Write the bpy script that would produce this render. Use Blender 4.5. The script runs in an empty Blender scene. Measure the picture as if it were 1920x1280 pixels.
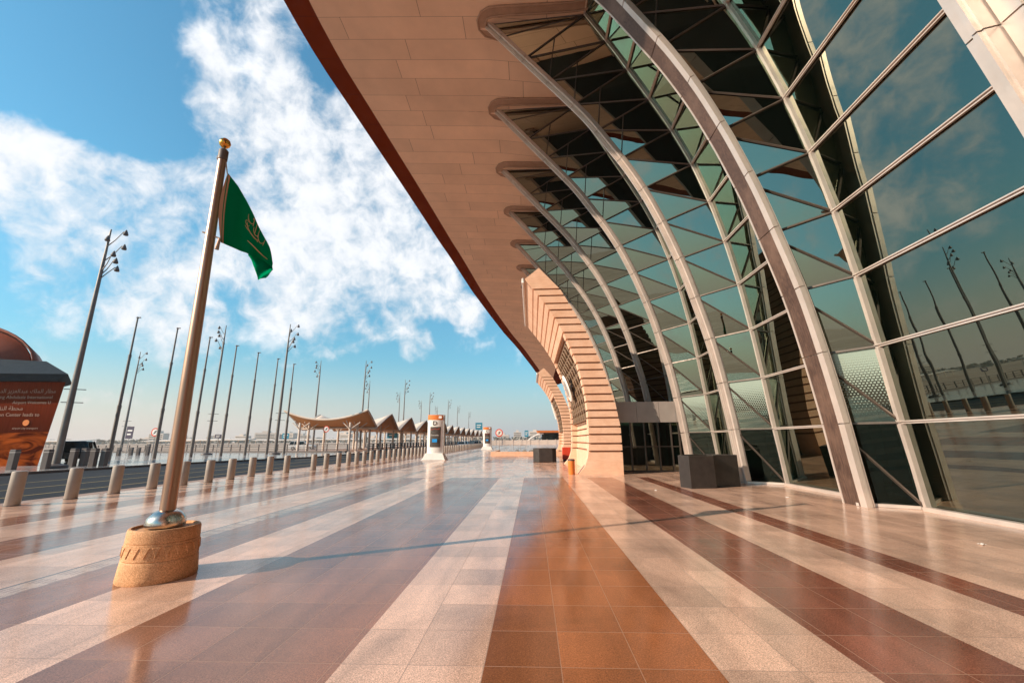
import bpy, bmesh, math, random
import numpy as np
from mathutils import Vector, Matrix
random.seed(7)
S = bpy.context.scene
COL = S.collection
PI = math.pi
rad = math.radians

# ------------------------------------------------------------------ camera
cam_d = bpy.data.cameras.new('camera'); cam = bpy.data.objects.new('camera', cam_d); COL.objects.link(cam)
cam_d.sensor_width = 36.0; cam_d.lens = 781.0 / 1920 * 36; cam_d.clip_start = 0.05; cam_d.clip_end = 9000
RX = Vector((0.99885661, 0.04730596, -0.00689995))
UP = Vector((0.01757141, -0.22906045, 0.97325359))
FW = Vector((-0.04446019, 0.97226203, 0.22962978))
cam.matrix_world = Matrix(((RX.x, UP.x, -FW.x, 0), (RX.y, UP.y, -FW.y, 0), (RX.z, UP.z, -FW.z, 1.6), (0, 0, 0, 1)))
S.camera = cam

# ------------------------------------------------------------------ sun, sky, exposure
SUN_EL, SUN_DIR = 25.7, Vector((0.89, 0.457, 0))           # horizontal direction the light travels
sd = bpy.data.lights.new('sun', 'SUN'); sd.energy = 5.0; sd.angle = rad(0.5); sd.color = (1.0, 0.80, 0.61)
so = bpy.data.objects.new('sun', sd); COL.objects.link(so)
sv = Vector((SUN_DIR.x * math.cos(rad(SUN_EL)), SUN_DIR.y * math.cos(rad(SUN_EL)), -math.sin(rad(SUN_EL))))
so.rotation_euler = sv.to_track_quat('-Z', 'Y').to_euler()
so.location = (-60, -40, 60)

W = bpy.data.worlds.new("World"); S.world = W; W.use_nodes = True
nt = W.node_tree; N = nt.nodes; L = nt.links; N.clear()
def wn(t, **k):
    n = N.new(t)
    for a, b in k.items(): setattr(n, a, b)
    return n
def wmath(op, a, b=None, clamp=False):
    n = wn('ShaderNodeMath', operation=op, use_clamp=clamp)
    for i, x in enumerate((a, b)):
        if x is None: continue
        if isinstance(x, (int, float)): n.inputs[i].default_value = x
        else: L.new(x, n.inputs[i])
    return n.outputs[0]
out = wn('ShaderNodeOutputWorld'); bg = wn('ShaderNodeBackground'); L.new(bg.outputs[0], out.inputs[0])
bg.inputs[1].default_value = 0.13
sky = wn('ShaderNodeTexSky', sky_type='NISHITA', sun_disc=False)
sky.sun_elevation = rad(SUN_EL); sky.sun_rotation = math.atan2(-SUN_DIR.x, -SUN_DIR.y)
sky.air_density = 1.2; sky.dust_density = 0.6; sky.ozone_density = 2.5
tc = wn('ShaderNodeTexCoord'); DIRV = tc.outputs['Generated']
nrm = wn('ShaderNodeVectorMath', operation='NORMALIZE'); L.new(DIRV, nrm.inputs[0]); DV = nrm.outputs[0]
sep = wn('ShaderNodeSeparateXYZ'); L.new(DV, sep.inputs[0]); DZ = sep.outputs[2]
# heaps of cloud standing where the photograph shows them: direction, cosine of radius, weight
HEAPS = [(-.473,.753,.457,.9875,1),(-.345,.833,.433,.9844,1),(-.518,.61,.599,.9953,.75),(-.733,.549,.402,.9959,.9),(-.686,.626,.369,.9924,1),
 (-.752,.503,.426,.9987,.8),(-.563,.65,.51,.9932,.85),(-.239,.903,.357,.9951,.9),(-.435,.609,.663,.9985,.6),(-.455,.838,.301,.9926,.85),
 (-.613,.735,.29,.9918,.75),(-.747,.623,.233,.9973,.8),(-.40,.88,.24,.997,.6),(-.66,.71,.20,.997,.6),(-.262,.941,.216,.9990,1.05),(-.145,.946,.291,.9990,1.0),(-.771,.558,.307,.9983,.45),
 (-.402,.725,.559,.9919,.7),(-.582,.544,.604,.9976,.4),(-.425,.547,.721,.9987,.6),(-.50,.53,.68,.997,.5),(-.312,.911,.271,.9982,.6),(-.168,.93,.326,.9987,.5),
 (-.3,.72,.63,.995,.55),(-.441,.765,.469,.9989,-.8),(-.662,.488,.569,.9915,-1.1),(-.489,.553,.675,.9988,-.15),(-.629,.572,.526,.9982,-.4),(-.487,.583,.651,.9993,-.5),
 (-.488,.805,.337,.9997,-.2),(-.116,.91,.397,.9972,-.3),(-.368,.631,.683,.9993,-.4),(-.9,-.1,.4,.93,.35),(-.6,-.7,.4,.94,.3)]
tot = None
for x, y, z, c, w in HEAPS:
    d = wn('ShaderNodeVectorMath', operation='DOT_PRODUCT'); L.new(DV, d.inputs[0])
    v = Vector((x, y, z)).normalized(); d.inputs[1].default_value = v
    m = wn('ShaderNodeMapRange', interpolation_type='SMOOTHSTEP'); L.new(d.outputs['Value'], m.inputs[0])
    m.inputs[1].default_value = 1 - (1 - c) * 1.9; m.inputs[2].default_value = 1 - (1 - c) * 0.1; m.inputs[3].default_value = 0; m.inputs[4].default_value = w
    tot = m.outputs[0] if tot is None else wmath('ADD', tot, m.outputs[0])
cxy = nrm
def wnoise(scale, detail, rough, dist, off=0):
    n = wn('ShaderNodeTexNoise'); n.inputs['Scale'].default_value = scale; n.inputs['Detail'].default_value = detail
    n.inputs['Roughness'].default_value = rough; n.inputs['Distortion'].default_value = dist
    mp = wn('ShaderNodeMapping'); mp.inputs['Location'].default_value = (off, off * .7, 0); L.new(cxy.outputs[0], mp.inputs[0]); L.new(mp.outputs[0], n.inputs[0])
    return n.outputs[0]
n1 = wnoise(4.2, 9, .56, .35, 3.1); n2 = wnoise(21, 8, .60, .3, 9.2)
dens = wmath('ADD', wmath('MULTIPLY', wmath('MINIMUM', tot, 1.05), .56), wmath('MULTIPLY', wmath('SUBTRACT', n1, .5), 1.9))
dens = wmath('ADD', dens, wmath('MULTIPLY', wmath('SUBTRACT', n2, .5), 1.35))
mk = wn('ShaderNodeMapRange', interpolation_type='SMOOTHSTEP'); L.new(dens, mk.inputs[0])
mk.inputs[1].default_value = .10; mk.inputs[2].default_value = .82; mk.inputs[3].default_value = 0; mk.inputs[4].default_value = .97
# cloud brightness: soft grey undersides
cs = wn('ShaderNodeMapRange'); L.new(wmath('ADD', wmath('MULTIPLY', n2, .5), wmath('MULTIPLY', n1, .5)), cs.inputs[0])
cs.inputs[1].default_value = .3; cs.inputs[2].default_value = .62; cs.inputs[3].default_value = .74; cs.inputs[4].default_value = 1.0
ccol = wn('ShaderNodeMix', data_type='RGBA', blend_type='MULTIPLY'); ccol.inputs[0].default_value = 1
ccol.inputs[6].default_value = (6.2, 6.35, 6.6, 1); L.new(cs.outputs[0], ccol.inputs[7])
# azure tint of the clear sky
tint = wn('ShaderNodeMix', data_type='RGBA', blend_type='MULTIPLY'); tint.inputs[0].default_value = 1
L.new(sky.outputs[0], tint.inputs[6]); lowt = wn('ShaderNodeMix', data_type='RGBA'); lz = wn('ShaderNodeMapRange', interpolation_type='SMOOTHSTEP'); L.new(DZ, lz.inputs[0]); lz.inputs[1].default_value = .05; lz.inputs[2].default_value = .45
L.new(lz.outputs[0], lowt.inputs[0]); lowt.inputs[6].default_value = (.52, .86, .92, 1); lowt.inputs[7].default_value = (.62, 1.16, 1.16, 1); L.new(lowt.outputs[2], tint.inputs[7])
mixc = wn('ShaderNodeMix', data_type='RGBA'); L.new(mk.outputs[0], mixc.inputs[0]); L.new(tint.outputs[2], mixc.inputs[6]); L.new(ccol.outputs[2], mixc.inputs[7])
# dusty horizon
hz = wn('ShaderNodeMapRange', interpolation_type='SMOOTHSTEP'); L.new(DZ, hz.inputs[0])
hz.inputs[1].default_value = -.02; hz.inputs[2].default_value = .20; hz.inputs[3].default_value = .94; hz.inputs[4].default_value = 0
mixh = wn('ShaderNodeMix', data_type='RGBA'); L.new(hz.outputs[0], mixh.inputs[0]); L.new(mixc.outputs[2], mixh.inputs[6]); hcol = wn('ShaderNodeMix', data_type='RGBA'); hx_ = wn('ShaderNodeMapRange'); L.new(sep.outputs[0], hx_.inputs[0]); hx_.inputs[1].default_value = -.65; hx_.inputs[2].default_value = .05
L.new(hx_.outputs[0], hcol.inputs[0]); hcol.inputs[6].default_value = (5.0, 4.35, 4.1, 1); hcol.inputs[7].default_value = (3.25, 3.35, 3.75, 1); L.new(hcol.outputs[2], mixh.inputs[7])
L.new(mixh.outputs[2], bg.inputs[0])
S.view_settings.view_transform = 'Standard'; S.view_settings.look = 'None'; S.view_settings.gamma = 1.0
S.view_settings.exposure = 0.38; S.view_settings.use_curve_mapping = False
S.cycles.max_bounces = 8; S.cycles.diffuse_bounces = 3; S.cycles.glossy_bounces = 5; S.cycles.transparent_max_bounces = 10
S.cycles.caustics_reflective = False; S.cycles.caustics_refractive = False
S.cycles.sample_clamp_indirect = 6

# ------------------------------------------------------------------ material helpers
class Mat:
    def __init__(s, name):
        s.m = bpy.data.materials.new(name); s.m.use_nodes = True; s.t = s.m.node_tree; s.t.nodes.clear()
        s.out = s.t.nodes.new('ShaderNodeOutputMaterial')
    def n(s, t, **k):
        x = s.t.nodes.new(t)
        for a, b in k.items(): setattr(x, a, b)
        return x
    def set(s, sock, v):
        if hasattr(v, 'is_output') or isinstance(v, bpy.types.NodeSocket): s.t.links.new(v, sock)
        else: sock.default_value = v
    def math(s, op, a, b=None, c=None, clamp=False):
        x = s.n('ShaderNodeMath', operation=op, use_clamp=clamp); s.set(x.inputs[0], a)
        if b is not None: s.set(x.inputs[1], b)
        if c is not None: s.set(x.inputs[2], c)
        return x.outputs[0]
    def noise(s, vec, scale, detail=3, rough=.5, dist=0, col=False):
        x = s.n('ShaderNodeTexNoise'); x.inputs['Scale'].default_value = scale; x.inputs['Detail'].default_value = detail
        x.inputs['Roughness'].default_value = rough; x.inputs['Distortion'].default_value = dist; s.set(x.inputs['Vector'], vec)
        return x.outputs[1 if col else 0]
    def mapr(s, v, a, b, c, d, smooth=False):
        x = s.n('ShaderNodeMapRange'); x.interpolation_type = 'SMOOTHSTEP' if smooth else 'LINEAR'
        s.set(x.inputs[0], v)
        for i, q in enumerate((a, b, c, d)): s.set(x.inputs[i + 1], q)
        return x.outputs[0]
    def mix(s, f, a, b, blend='MIX'):
        x = s.n('ShaderNodeMix', data_type='RGBA', blend_type=blend); s.set(x.inputs[0], f)
        for i, q in ((6, a), (7, b)):
            if isinstance(q, tuple): q = (*q, 1) if len(q) == 3 else q
            s.set(x.inputs[i], q)
        return x.outputs[2]
    def obj(s): return s.n('ShaderNodeTexCoord').outputs['Object']
    def pos(s): return s.n('ShaderNodeNewGeometry').outputs['Position']
    def scale(s, vec, v):
        x = s.n('ShaderNodeMapping'); s.set(x.inputs[0], vec); x.inputs['Scale'].default_value = v; return x.outputs[0]
    def xyz(s, vec):
        x = s.n('ShaderNodeSeparateXYZ'); s.set(x.inputs[0], vec); return x.outputs
    def bump(s, h, strength=.3, dist=.01):
        x = s.n('ShaderNodeBump'); x.inputs['Strength'].default_value = strength; x.inputs['Distance'].default_value = dist; s.set(x.inputs['Height'], h); return x.outputs[0]
    def bsdf(s, col, rough=.5, metal=0., spec=.5, normal=None, emit=None, estr=0, trans=0, ior=1.45):
        p = s.n('ShaderNodeBsdfPrincipled')
        if isinstance(col, tuple): col = (*col, 1)
        s.set(p.inputs['Base Color'], col); s.set(p.inputs['Roughness'], rough); s.set(p.inputs['Metallic'], metal)
        p.inputs['Specular IOR Level'].default_value = spec; p.inputs['IOR'].default_value = ior
        if normal is not None: s.set(p.inputs['Normal'], normal)
        if emit is not None:
            p.inputs['Emission Color'].default_value = (*emit, 1); p.inputs['Emission Strength'].default_value = estr
        s.t.links.new(p.outputs[0], s.out.inputs[0]); return p

def simple(name, col, rough=.5, metal=0., var=.12, scale=3., bump=0., spec=.5, bscale=60):
    m = Mat(name); o = m.obj()
    n = m.noise(o, scale, 5, .6)
    f = m.mapr(n, .3, .7, 1 - var, 1 + var)
    c = m.mix(1, tuple(col), f, 'MULTIPLY')
    r = m.mapr(m.noise(o, scale * 2.3, 4), .3, .7, max(.02, rough - .08), min(1, rough + .08))
    nb = m.bump(m.noise(o, bscale, 3), bump, .01) if bump else None
    m.bsdf(c, r, metal, spec, nb); return m.m

# ------------------------------------------------------------------ mesh helpers
class MB:
    def __init__(s): s.v = []; s.f = []; s.mi = []
    def add(s, verts, faces, mi=0):
        k = len(s.v); s.v += [tuple(p) for p in verts]; s.f += [tuple(i + k for i in f) for f in faces]; s.mi += [mi] * len(faces)
    def hexa(s, p, mi=0):     # 8 points: bottom ring then top ring
        s.add(p, [(3, 2, 1, 0), (4, 5, 6, 7), (0, 1, 5, 4), (1, 2, 6, 5), (2, 3, 7, 6), (3, 0, 4, 7)], mi)
    def box(s, a, b, mi=0, bev=0):
        (x0, y0, z0), (x1, y1, z1) = a, b
        s.hexa([(x0, y0, z0), (x1, y0, z0), (x1, y1, z0), (x0, y1, z0), (x0, y0, z1), (x1, y0, z1), (x1, y1, z1), (x0, y1, z1)], mi)
    def bar(s, p, q, w, h=None, up=(0, 0, 1), mi=0):
        p, q = Vector(p), Vector(q); h = h or w; d = (q - p).normalized(); u = Vector(up)
        if abs(d.dot(u)) > .98: u = Vector((1, 0, 0))
        a = d.cross(u).normalized() * w / 2; b = a.cross(d).normalized() * h / 2
        s.hexa([p - a - b, p + a - b, p + a + b, p - a + b, q - a - b, q + a - b, q + a + b, q - a + b], mi)
    def tube(s, pts, r, n=10, caps=True, mi=0):
        pts = [Vector(p) for p in pts]; rs = r if isinstance(r, (list, tuple)) else [r] * len(pts)
        rings = []; u = None
        for i, p in enumerate(pts):
            d = (pts[min(i + 1, len(pts) - 1)] - pts[max(i - 1, 0)]).normalized()
            if u is None:
                u = d.orthogonal().normalized()
            u = (u - d * u.dot(d)).normalized(); w = d.cross(u)
            rings.append([p + (u * math.cos(2 * PI * k / n) + w * math.sin(2 * PI * k / n)) * rs[i] for k in range(n)])
        V = [q for g in rings for q in g]; F = []
        for i in range(len(pts) - 1):
            for k in range(n): F.append((i * n + k, i * n + (k + 1) % n, (i + 1) * n + (k + 1) % n, (i + 1) * n + k))
        if caps: F.append(tuple(range(n - 1, -1, -1))); F.append(tuple((len(pts) - 1) * n + k for k in range(n)))
        s.add(V, F, mi)
    def lathe(s, prof, n=24, c=(0, 0, 0), mi=0):
        V = []; F = []
        for r, z in prof:
            for k in range(n): V.append((c[0] + r * math.cos(2 * PI * k / n), c[1] + r * math.sin(2 * PI * k / n), c[2] + z))
        for i in range(len(prof) - 1):
            for k in range(n): F.append((i * n + k, i * n + (k + 1) % n, (i + 1) * n + (k + 1) % n, (i + 1) * n + k))
        F.append(tuple(range(n - 1, -1, -1))); F.append(tuple((len(prof) - 1) * n + k for k in range(n)))
        s.add(V, F, mi)
    def prism(s, poly, z0, z1, mi=0):
        n = len(poly); V = [(x, y, z0) for x, y in poly] + [(x, y, z1) for x, y in poly]
        s.add(V, [tuple(range(n - 1, -1, -1)), tuple(range(n, 2 * n))] + [(i, (i + 1) % n, n + (i + 1) % n, n + i) for i in range(n)], mi)
    def grid(s, rows, mi=0):
        n = len(rows[0]); V = [p for r in rows for p in r]; F = []
        for i in range(len(rows) - 1):
            for k in range(n - 1): F.append((i * n + k, i * n + k + 1, (i + 1) * n + k + 1, (i + 1) * n + k))
        s.add(V, F, mi)
    def build(s, name, mat, parent=None, smooth=False, bevel=0., solid=0.):
        me = bpy.data.meshes.new(name); me.from_pydata(s.v, [], s.f); me.update()
        mats = mat if isinstance(mat, (list, tuple)) else [mat]
        for m in mats: me.materials.append(m)
        if len(mats) > 1: me.polygons.foreach_set('material_index', s.mi)
        o = bpy.data.objects.new(name, me); COL.objects.link(o)
        if parent is not None: o.parent = parent
        if smooth:
            bm = bmesh.new(); bm.from_mesh(me)
            for f in bm.faces: f.smooth = True
            for e in bm.edges:
                if len(e.link_faces) == 2 and e.calc_face_angle(0) > .6: e.smooth = False
            bm.to_mesh(me); bm.free()
        if bevel:
            md = o.modifiers.new('bevel', 'BEVEL'); md.width = bevel; md.segments = 2; md.limit_method = 'ANGLE'
        if solid:
            md = o.modifiers.new('solid', 'SOLIDIFY'); md.thickness = solid; md.offset = 0
        return o
def tag(o, label=None, cat=None, group=None, kind=None):
    if label: o['label'] = label
    if cat: o['category'] = cat
    if group: o['group'] = group
    if kind: o['kind'] = kind
    return o
def thing(name, label, cat, loc=(0, 0, 0), rz=0, group=None):
    o = bpy.data.objects.new(name, None); COL.objects.link(o); o.empty_display_size = .2
    o.location = loc; o.rotation_euler = (0, 0, rz); return tag(o, label, cat, group)
def kids(o): return [c for c in COL.objects if c.parent is o]
def dup(root, loc=None, rz=None, label=None, scale=None):
    def cp(o, par):
        c = o.copy(); COL.objects.link(c)
        if par is not None: c.parent = par
        for k in CH.get(o.name, ()): cp(k, c)
        return c
    CH = {}
    for o in COL.objects:
        if o.parent: CH.setdefault(o.parent.name, []).append(o)
    r = cp(root, None)
    if loc is not None: r.location = loc
    if rz is not None: r.rotation_euler = (0, 0, rz)
    if label: r['label'] = label
    if scale: r.scale = scale
    return r
def text(name, body, size, mat, parent, loc, rot, ext=.004, align='CENTER', xs=1.):
    c = bpy.data.curves.new(name, 'FONT'); c.body = body; c.size = size; c.extrude = ext; c.align_x = align; c.resolution_u = 3
    o = bpy.data.objects.new(name + '_tmp', c); COL.objects.link(o); bpy.context.view_layer.update()
    me = bpy.data.meshes.new_from_object(o.evaluated_get(bpy.context.evaluated_depsgraph_get())); me.materials.clear(); me.materials.append(mat)
    bpy.data.objects.remove(o)
    t = bpy.data.objects.new(name, me); COL.objects.link(t); t.parent = parent; t.location = loc; t.rotation_euler = rot; t.scale = (xs, 1, 1)
    return t
AR = {'ا': (0xFE8D, 2), 'أ': (0xFE83, 2), 'إ': (0xFE87, 2), 'ب': (0xFE8F, 4), 'ة': (0xFE93, 2), 'ت': (0xFE95, 4), 'ح': (0xFEA1, 4), 'د': (0xFEA9, 2), 'ر': (0xFEAD, 2), 'ز': (0xFEAF, 2),
      'س': (0xFEB1, 4), 'ط': (0xFEC1, 4), 'ع': (0xFEC9, 4), 'ق': (0xFED5, 4), 'ك': (0xFED9, 4), 'ل': (0xFEDD, 4), 'م': (0xFEE1, 4), 'ن': (0xFEE5, 4), 'ه': (0xFEE9, 4), 'و': (0xFEED, 2), 'ي': (0xFEF1, 4)}
def arabic(s):
    o = []
    for i, ch in enumerate(s):
        if ch not in AR: o.append(ch); continue
        base, n = AR[ch]
        prv = i > 0 and s[i - 1] in AR and AR[s[i - 1]][1] == 4
        nxt = i + 1 < len(s) and s[i + 1] in AR and n == 4
        k = (3 if nxt else 1) if prv else (2 if nxt else 0)
        o.append(chr(base + k))
    return ''.join(reversed(o))
ORD = ['first', 'second', 'third', 'fourth', 'fifth', 'sixth', 'seventh', 'eighth', 'ninth', 'tenth', 'eleventh', 'twelfth', 'thirteenth', 'fourteenth', 'fifteenth', 'sixteenth', 'seventeenth', 'eighteenth', 'nineteenth', 'twentieth']
def ordw(i):
    if i < 20: return ORD[i]
    t, u = divmod(i + 1, 10); T = ['', '', 'twent', 'thirt', 'fort', 'fift', 'sixt', 'sevent', 'eight', 'ninet'][t]
    return T + 'ieth' if u == 0 else T + 'y-' + ORD[u - 1]

# ------------------------------------------------------------------ materials
def granite():
    m = Mat('granite'); P = m.pos(); x, y, z = m.xyz(P)
    edges = [(-60, 0), (-11.6, 1), (-10.5, 0), (-8.95, 1), (-7.5, 0), (-6.02, 3), (-5.68, 1), (-4.7, 0), (-3.58, 1), (-1.44, 0), (-.38, 2), (1.3, 0), (2.33, 2), (3.43, 0), (4.46, 2), (4.93, 0)]
    kind_b = None
    # brown mask: 1 inside a dark stripe; only in the crosswise zones that carry stripes
    def inside(v, a, b): return m.math('MULTIPLY', m.math('GREATER_THAN', v, a), m.math('LESS_THAN', v, b))
    brown = None
    for i, (e, k) in enumerate(edges):
        if k in (1, 2):
            hi = edges[i + 1][0]; q = inside(x, e, hi); brown = q if brown is None else m.math('ADD', brown, q)
    zone = None
    for a, b in ((-40, 19.0), (31.0, 43.0), (55, 67), (79, 91)):
        q = inside(y, a, b); zone = q if zone is None else m.math('ADD', zone, q)
    zone = m.math('MAXIMUM', zone, m.math('LESS_THAN', x, -7.6))
    brown = m.math('MULTIPLY', brown, zone)
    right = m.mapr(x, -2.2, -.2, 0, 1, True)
    # tiles
    tx = m.math('MULTIPLY', m.math('ADD', x, .38), 1 / .56); ty = m.math('MULTIPLY', y, 1 / .58)
    fx = m.math('FRACT', tx); fy = m.math('FRACT', ty)
    idv = m.n('ShaderNodeCombineXYZ'); m.set(idv.inputs[0], m.math('FLOOR', tx)); m.set(idv.inputs[1], m.math('FLOOR', ty))
    wnz = m.n('ShaderNodeTexWhiteNoise'); wnz.noise_dimensions = '2D'; m.set(wnz.inputs['Vector'], idv.outputs[0])
    tone = m.mapr(wnz.outputs['Value'], 0, 1, .82, 1.14)
    jx = m.math('LESS_THAN', m.math('ABSOLUTE', m.math('SUBTRACT', fx, .5)), .4945)
    jy = m.math('LESS_THAN', m.math('ABSOLUTE', m.math('SUBTRACT', fy, .5)), .494)
    joint = m.math('SUBTRACT', 1, m.math('MULTIPLY', jx, jy))
    odd = m.math('MULTIPLY', m.math('GREATER_THAN', wnz.outputs['Value'], .93), .28)
    tone = m.math('SUBTRACT', tone, m.math('MULTIPLY', odd, brown))
    # grain
    g1 = m.noise(P, 95, 3, .7); g2 = m.noise(P, 210, 2, .6); vor = m.n('ShaderNodeTexVoronoi'); vor.inputs['Scale'].default_value = 120; m.set(vor.inputs['Vector'], P)
    gr = m.mapr(g1, .36, .64, .62, 1.3); gr2 = m.mapr(g2, .4, .62, .8, 1.16); vs = m.mapr(m.xyz(vor.outputs['Color'])[0], 0, 1, .78, 1.18)
    smear = m.mapr(m.noise(m.scale(P, (1.3, .22, 1)), 1.6, 6, .62, .8), .3, .7, .76, 1.18)
    stain = m.mapr(m.noise(P, .55, 6, .65, .5), .32, .5, .72, 1.0)
    lightc = m.mix(m.noise(P, 60, 2), (.73, .455, .33), (.86, .565, .425))
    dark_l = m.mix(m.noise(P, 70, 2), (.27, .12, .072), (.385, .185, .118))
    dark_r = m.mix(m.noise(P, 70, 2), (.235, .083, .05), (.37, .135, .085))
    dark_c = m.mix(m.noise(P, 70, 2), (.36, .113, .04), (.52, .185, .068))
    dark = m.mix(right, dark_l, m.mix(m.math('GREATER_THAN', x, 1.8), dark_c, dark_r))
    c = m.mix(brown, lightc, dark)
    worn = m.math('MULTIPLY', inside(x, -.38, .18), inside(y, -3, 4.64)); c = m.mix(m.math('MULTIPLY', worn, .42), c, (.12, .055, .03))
    # tactile strip
    tact = inside(x, -6.0, -5.68)
    dd = m.math('MULTIPLY', m.math('GREATER_THAN', m.math('FRACT', m.math('MULTIPLY', y, 3.2)), .45), m.math('GREATER_THAN', m.math('FRACT', m.math('MULTIPLY', x, 12.5)), .5))
    tcol = m.mix(dd, (.60, .42, .33), (.40, .25, .19))
    c = m.mix(tact, c, tcol)
    for f in (gr, gr2, vs, smear, stain, tone): c = m.mix(1, c, f, 'MULTIPLY')
    jc = m.mix(brown, (.26, .19, .155), (.42, .25, .17))
    c = m.mix(m.math('MULTIPLY', joint, .75), c, jc)
    gap = m.math('MULTIPLY', inside(x, -6.05, -6.0), .8); c = m.mix(gap, c, (.08, .06, .05))
    r = m.mapr(m.noise(m.scale(P, (1.2, .35, 1)), 1.1, 5, .6), .3, .7, .10, .24)
    r = m.math('ADD', r, m.math('MULTIPLY', joint, .2))
    wav = m.noise(P, .9, 3, .5)
    h = m.math('SUBTRACT', m.math('MULTIPLY', wav, 1.0), m.math('MULTIPLY', joint, .02))
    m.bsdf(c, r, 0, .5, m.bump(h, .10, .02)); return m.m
M = {}
M['granite'] = granite()
def terrain():
    m = Mat('sand'); P = m.pos()
    c = m.mix(m.mapr(m.noise(P, .02, 8, .6), .35, .65, 0, 1), (.42, .30, .22), (.62, .48, .38)); c = m.mix(m.mapr(m.noise(P, .15, 6), .4, .62, 0, .6), c, (.28, .19, .14))
    m.bsdf(c, .9, 0, .2, m.bump(m.noise(P, 2, 6), .4, .1)); return m.m
M['sand'] = terrain()
def asphalt():
    m = Mat('asphalt'); P = m.pos()
    c = m.mix(m.noise(P, 180, 3), (.010, .012, .016), (.027, .030, .038)); c = m.mix(1, c, m.mapr(m.noise(P, .4, 6), .3, .7, .75, 1.2), 'MULTIPLY')
    m.bsdf(c, .75, 0, .25, m.bump(m.noise(P, 150, 3), .3, .01)); return m.m
M['asphalt'] = asphalt()
def wet_stone():
    m = Mat('pale_paving'); P = m.pos(); x, y, z = m.xyz(P)
    j = m.math('SUBTRACT', 1, m.math('MULTIPLY', m.math('LESS_THAN', m.math('ABSOLUTE', m.math('SUBTRACT', m.math('FRACT', m.math('MULTIPLY', x, .8)), .5)), .49), m.math('LESS_THAN', m.math('ABSOLUTE', m.math('SUBTRACT', m.math('FRACT', m.math('MULTIPLY', y, .8)), .5)), .49)))
    c = m.mix(m.noise(P, 40, 3), (.40, .36, .34), (.55, .5, .47)); c = m.mix(m.math('MULTIPLY', j, .5), c, (.2, .17, .16))
    c = m.mix(1, c, m.mapr(m.noise(P, .3, 6), .3, .7, .8, 1.1), 'MULTIPLY')
    m.bsdf(c, m.mapr(m.noise(P, .5, 4), .3, .7, .06, .2), 0, .6); return m.m
M['paving'] = wet_stone()
def soffit_mat():
    m = Mat('soffit_panels'); o = m.obj(); x, y, z = m.xyz(o)
    row = m.math('MULTIPLY', m.math('SUBTRACT', y, .07), 1 / 1.148); fr = m.math('FRACT', row); ri = m.math('FLOOR', row)
    wz = m.n('ShaderNodeTexWhiteNoise'); wz.noise_dimensions = '1D'; m.set(wz.inputs['W'], ri)
    colx = m.math('ADD', m.math('MULTIPLY', x, 1 / 6.2), m.math('MULTIPLY', wz.outputs[0], 7.3)); fc = m.math('FRACT', colx)
    idv = m.n('ShaderNodeCombineXYZ'); m.set(idv.inputs[0], m.math('FLOOR', colx)); m.set(idv.inputs[1], ri)
    w2 = m.n('ShaderNodeTexWhiteNoise'); w2.noise_dimensions = '2D'; m.set(w2.inputs['Vector'], idv.outputs[0])
    j1 = m.math('LESS_THAN', m.math('ABSOLUTE', m.math('SUBTRACT', fr, .5)), .4915); j2 = m.math('LESS_THAN', m.math('ABSOLUTE', m.math('SUBTRACT', fc, .5)), .4975)
    j = m.math('SUBTRACT', 1, m.math('MULTIPLY', j1, j2))
    c = m.mix(1, (.86, .61, .455), m.mapr(w2.outputs[0], 0, 1, .93, 1.05), 'MULTIPLY')
    c = m.mix(1, c, m.mapr(m.noise(o, .5, 6, .6), .3, .7, .9, 1.07), 'MULTIPLY')
    c = m.mix(j, c, (.40, .25, .175))
    m.bsdf(c, .55, 0, .4, m.bump(m.math('MULTIPLY', j, -1), .3, .01)); return m.m
M['soffit'] = soffit_mat()
def fascia_mat():
    m = Mat('red_fascia'); o = m.obj(); x, y, z = m.xyz(o)
    j = m.math('GREATER_THAN', m.math('ABSOLUTE', m.math('SUBTRACT', m.math('FRACT', m.math('MULTIPLY', y, 1 / 2.3)), .5)), .494)
    c = m.mix(m.mapr(m.noise(o, .7, 5), .3, .7, 0, 1), (.15, .020, .003), (.185, .028, .005)); c = m.mix(j, c, (.1, .02, .01))
    m.bsdf(c, .6, 0, .0); return m.m
M['fascia'] = fascia_mat(); M['trim'] = simple('soffit_trim_paint', (.40, .25, .175), .5)
def stone_mat():
    m = Mat('peach_stone'); o = m.obj()
    c = m.mix(m.mapr(m.noise(o, 1.2, 7, .65), .3, .7, 0, 1), (.72, .42, .275), (.84, .555, .40))
    c = m.mix(1, c, m.mapr(m.noise(m.scale(o, (1, 1, 7)), 2.2, 5, .6), .3, .7, .9, 1.08), 'MULTIPLY'); c = m.mix(1, c, m.mapr(m.noise(o, 60, 3), .3, .7, .93, 1.07), 'MULTIPLY')
    m.bsdf(c, .75, 0, .3, m.bump(m.noise(o, 45, 4), .2, .01)); return m.m
M['stone'] = stone_mat()
M['stone_gap'] = simple('stone_joint', (.30, .15, .085), .85)
def planter_mat():
    m = Mat('carved_stone'); o = m.obj()
    c = m.mix(m.mapr(m.noise(o, 85, 4, .7), .38, .62, 0, 1), (.46, .215, .09), (.86, .50, .27)); c = m.mix(1, c, m.mapr(m.noise(o, 5, 5), .3, .7, .85, 1.12), 'MULTIPLY')
    m.bsdf(c, .7, 0, .35, m.bump(m.noise(o, 110, 4), .35, .006)); return m.m
M['carved'] = planter_mat()
M['metal'] = simple('pale_aluminium', (.66, .575, .52), .36, .45, .10, 1.5)
M['metal_grey'] = simple('grey_aluminium', (.42, .37, .34), .4, .3, .08, 1.5)
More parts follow.
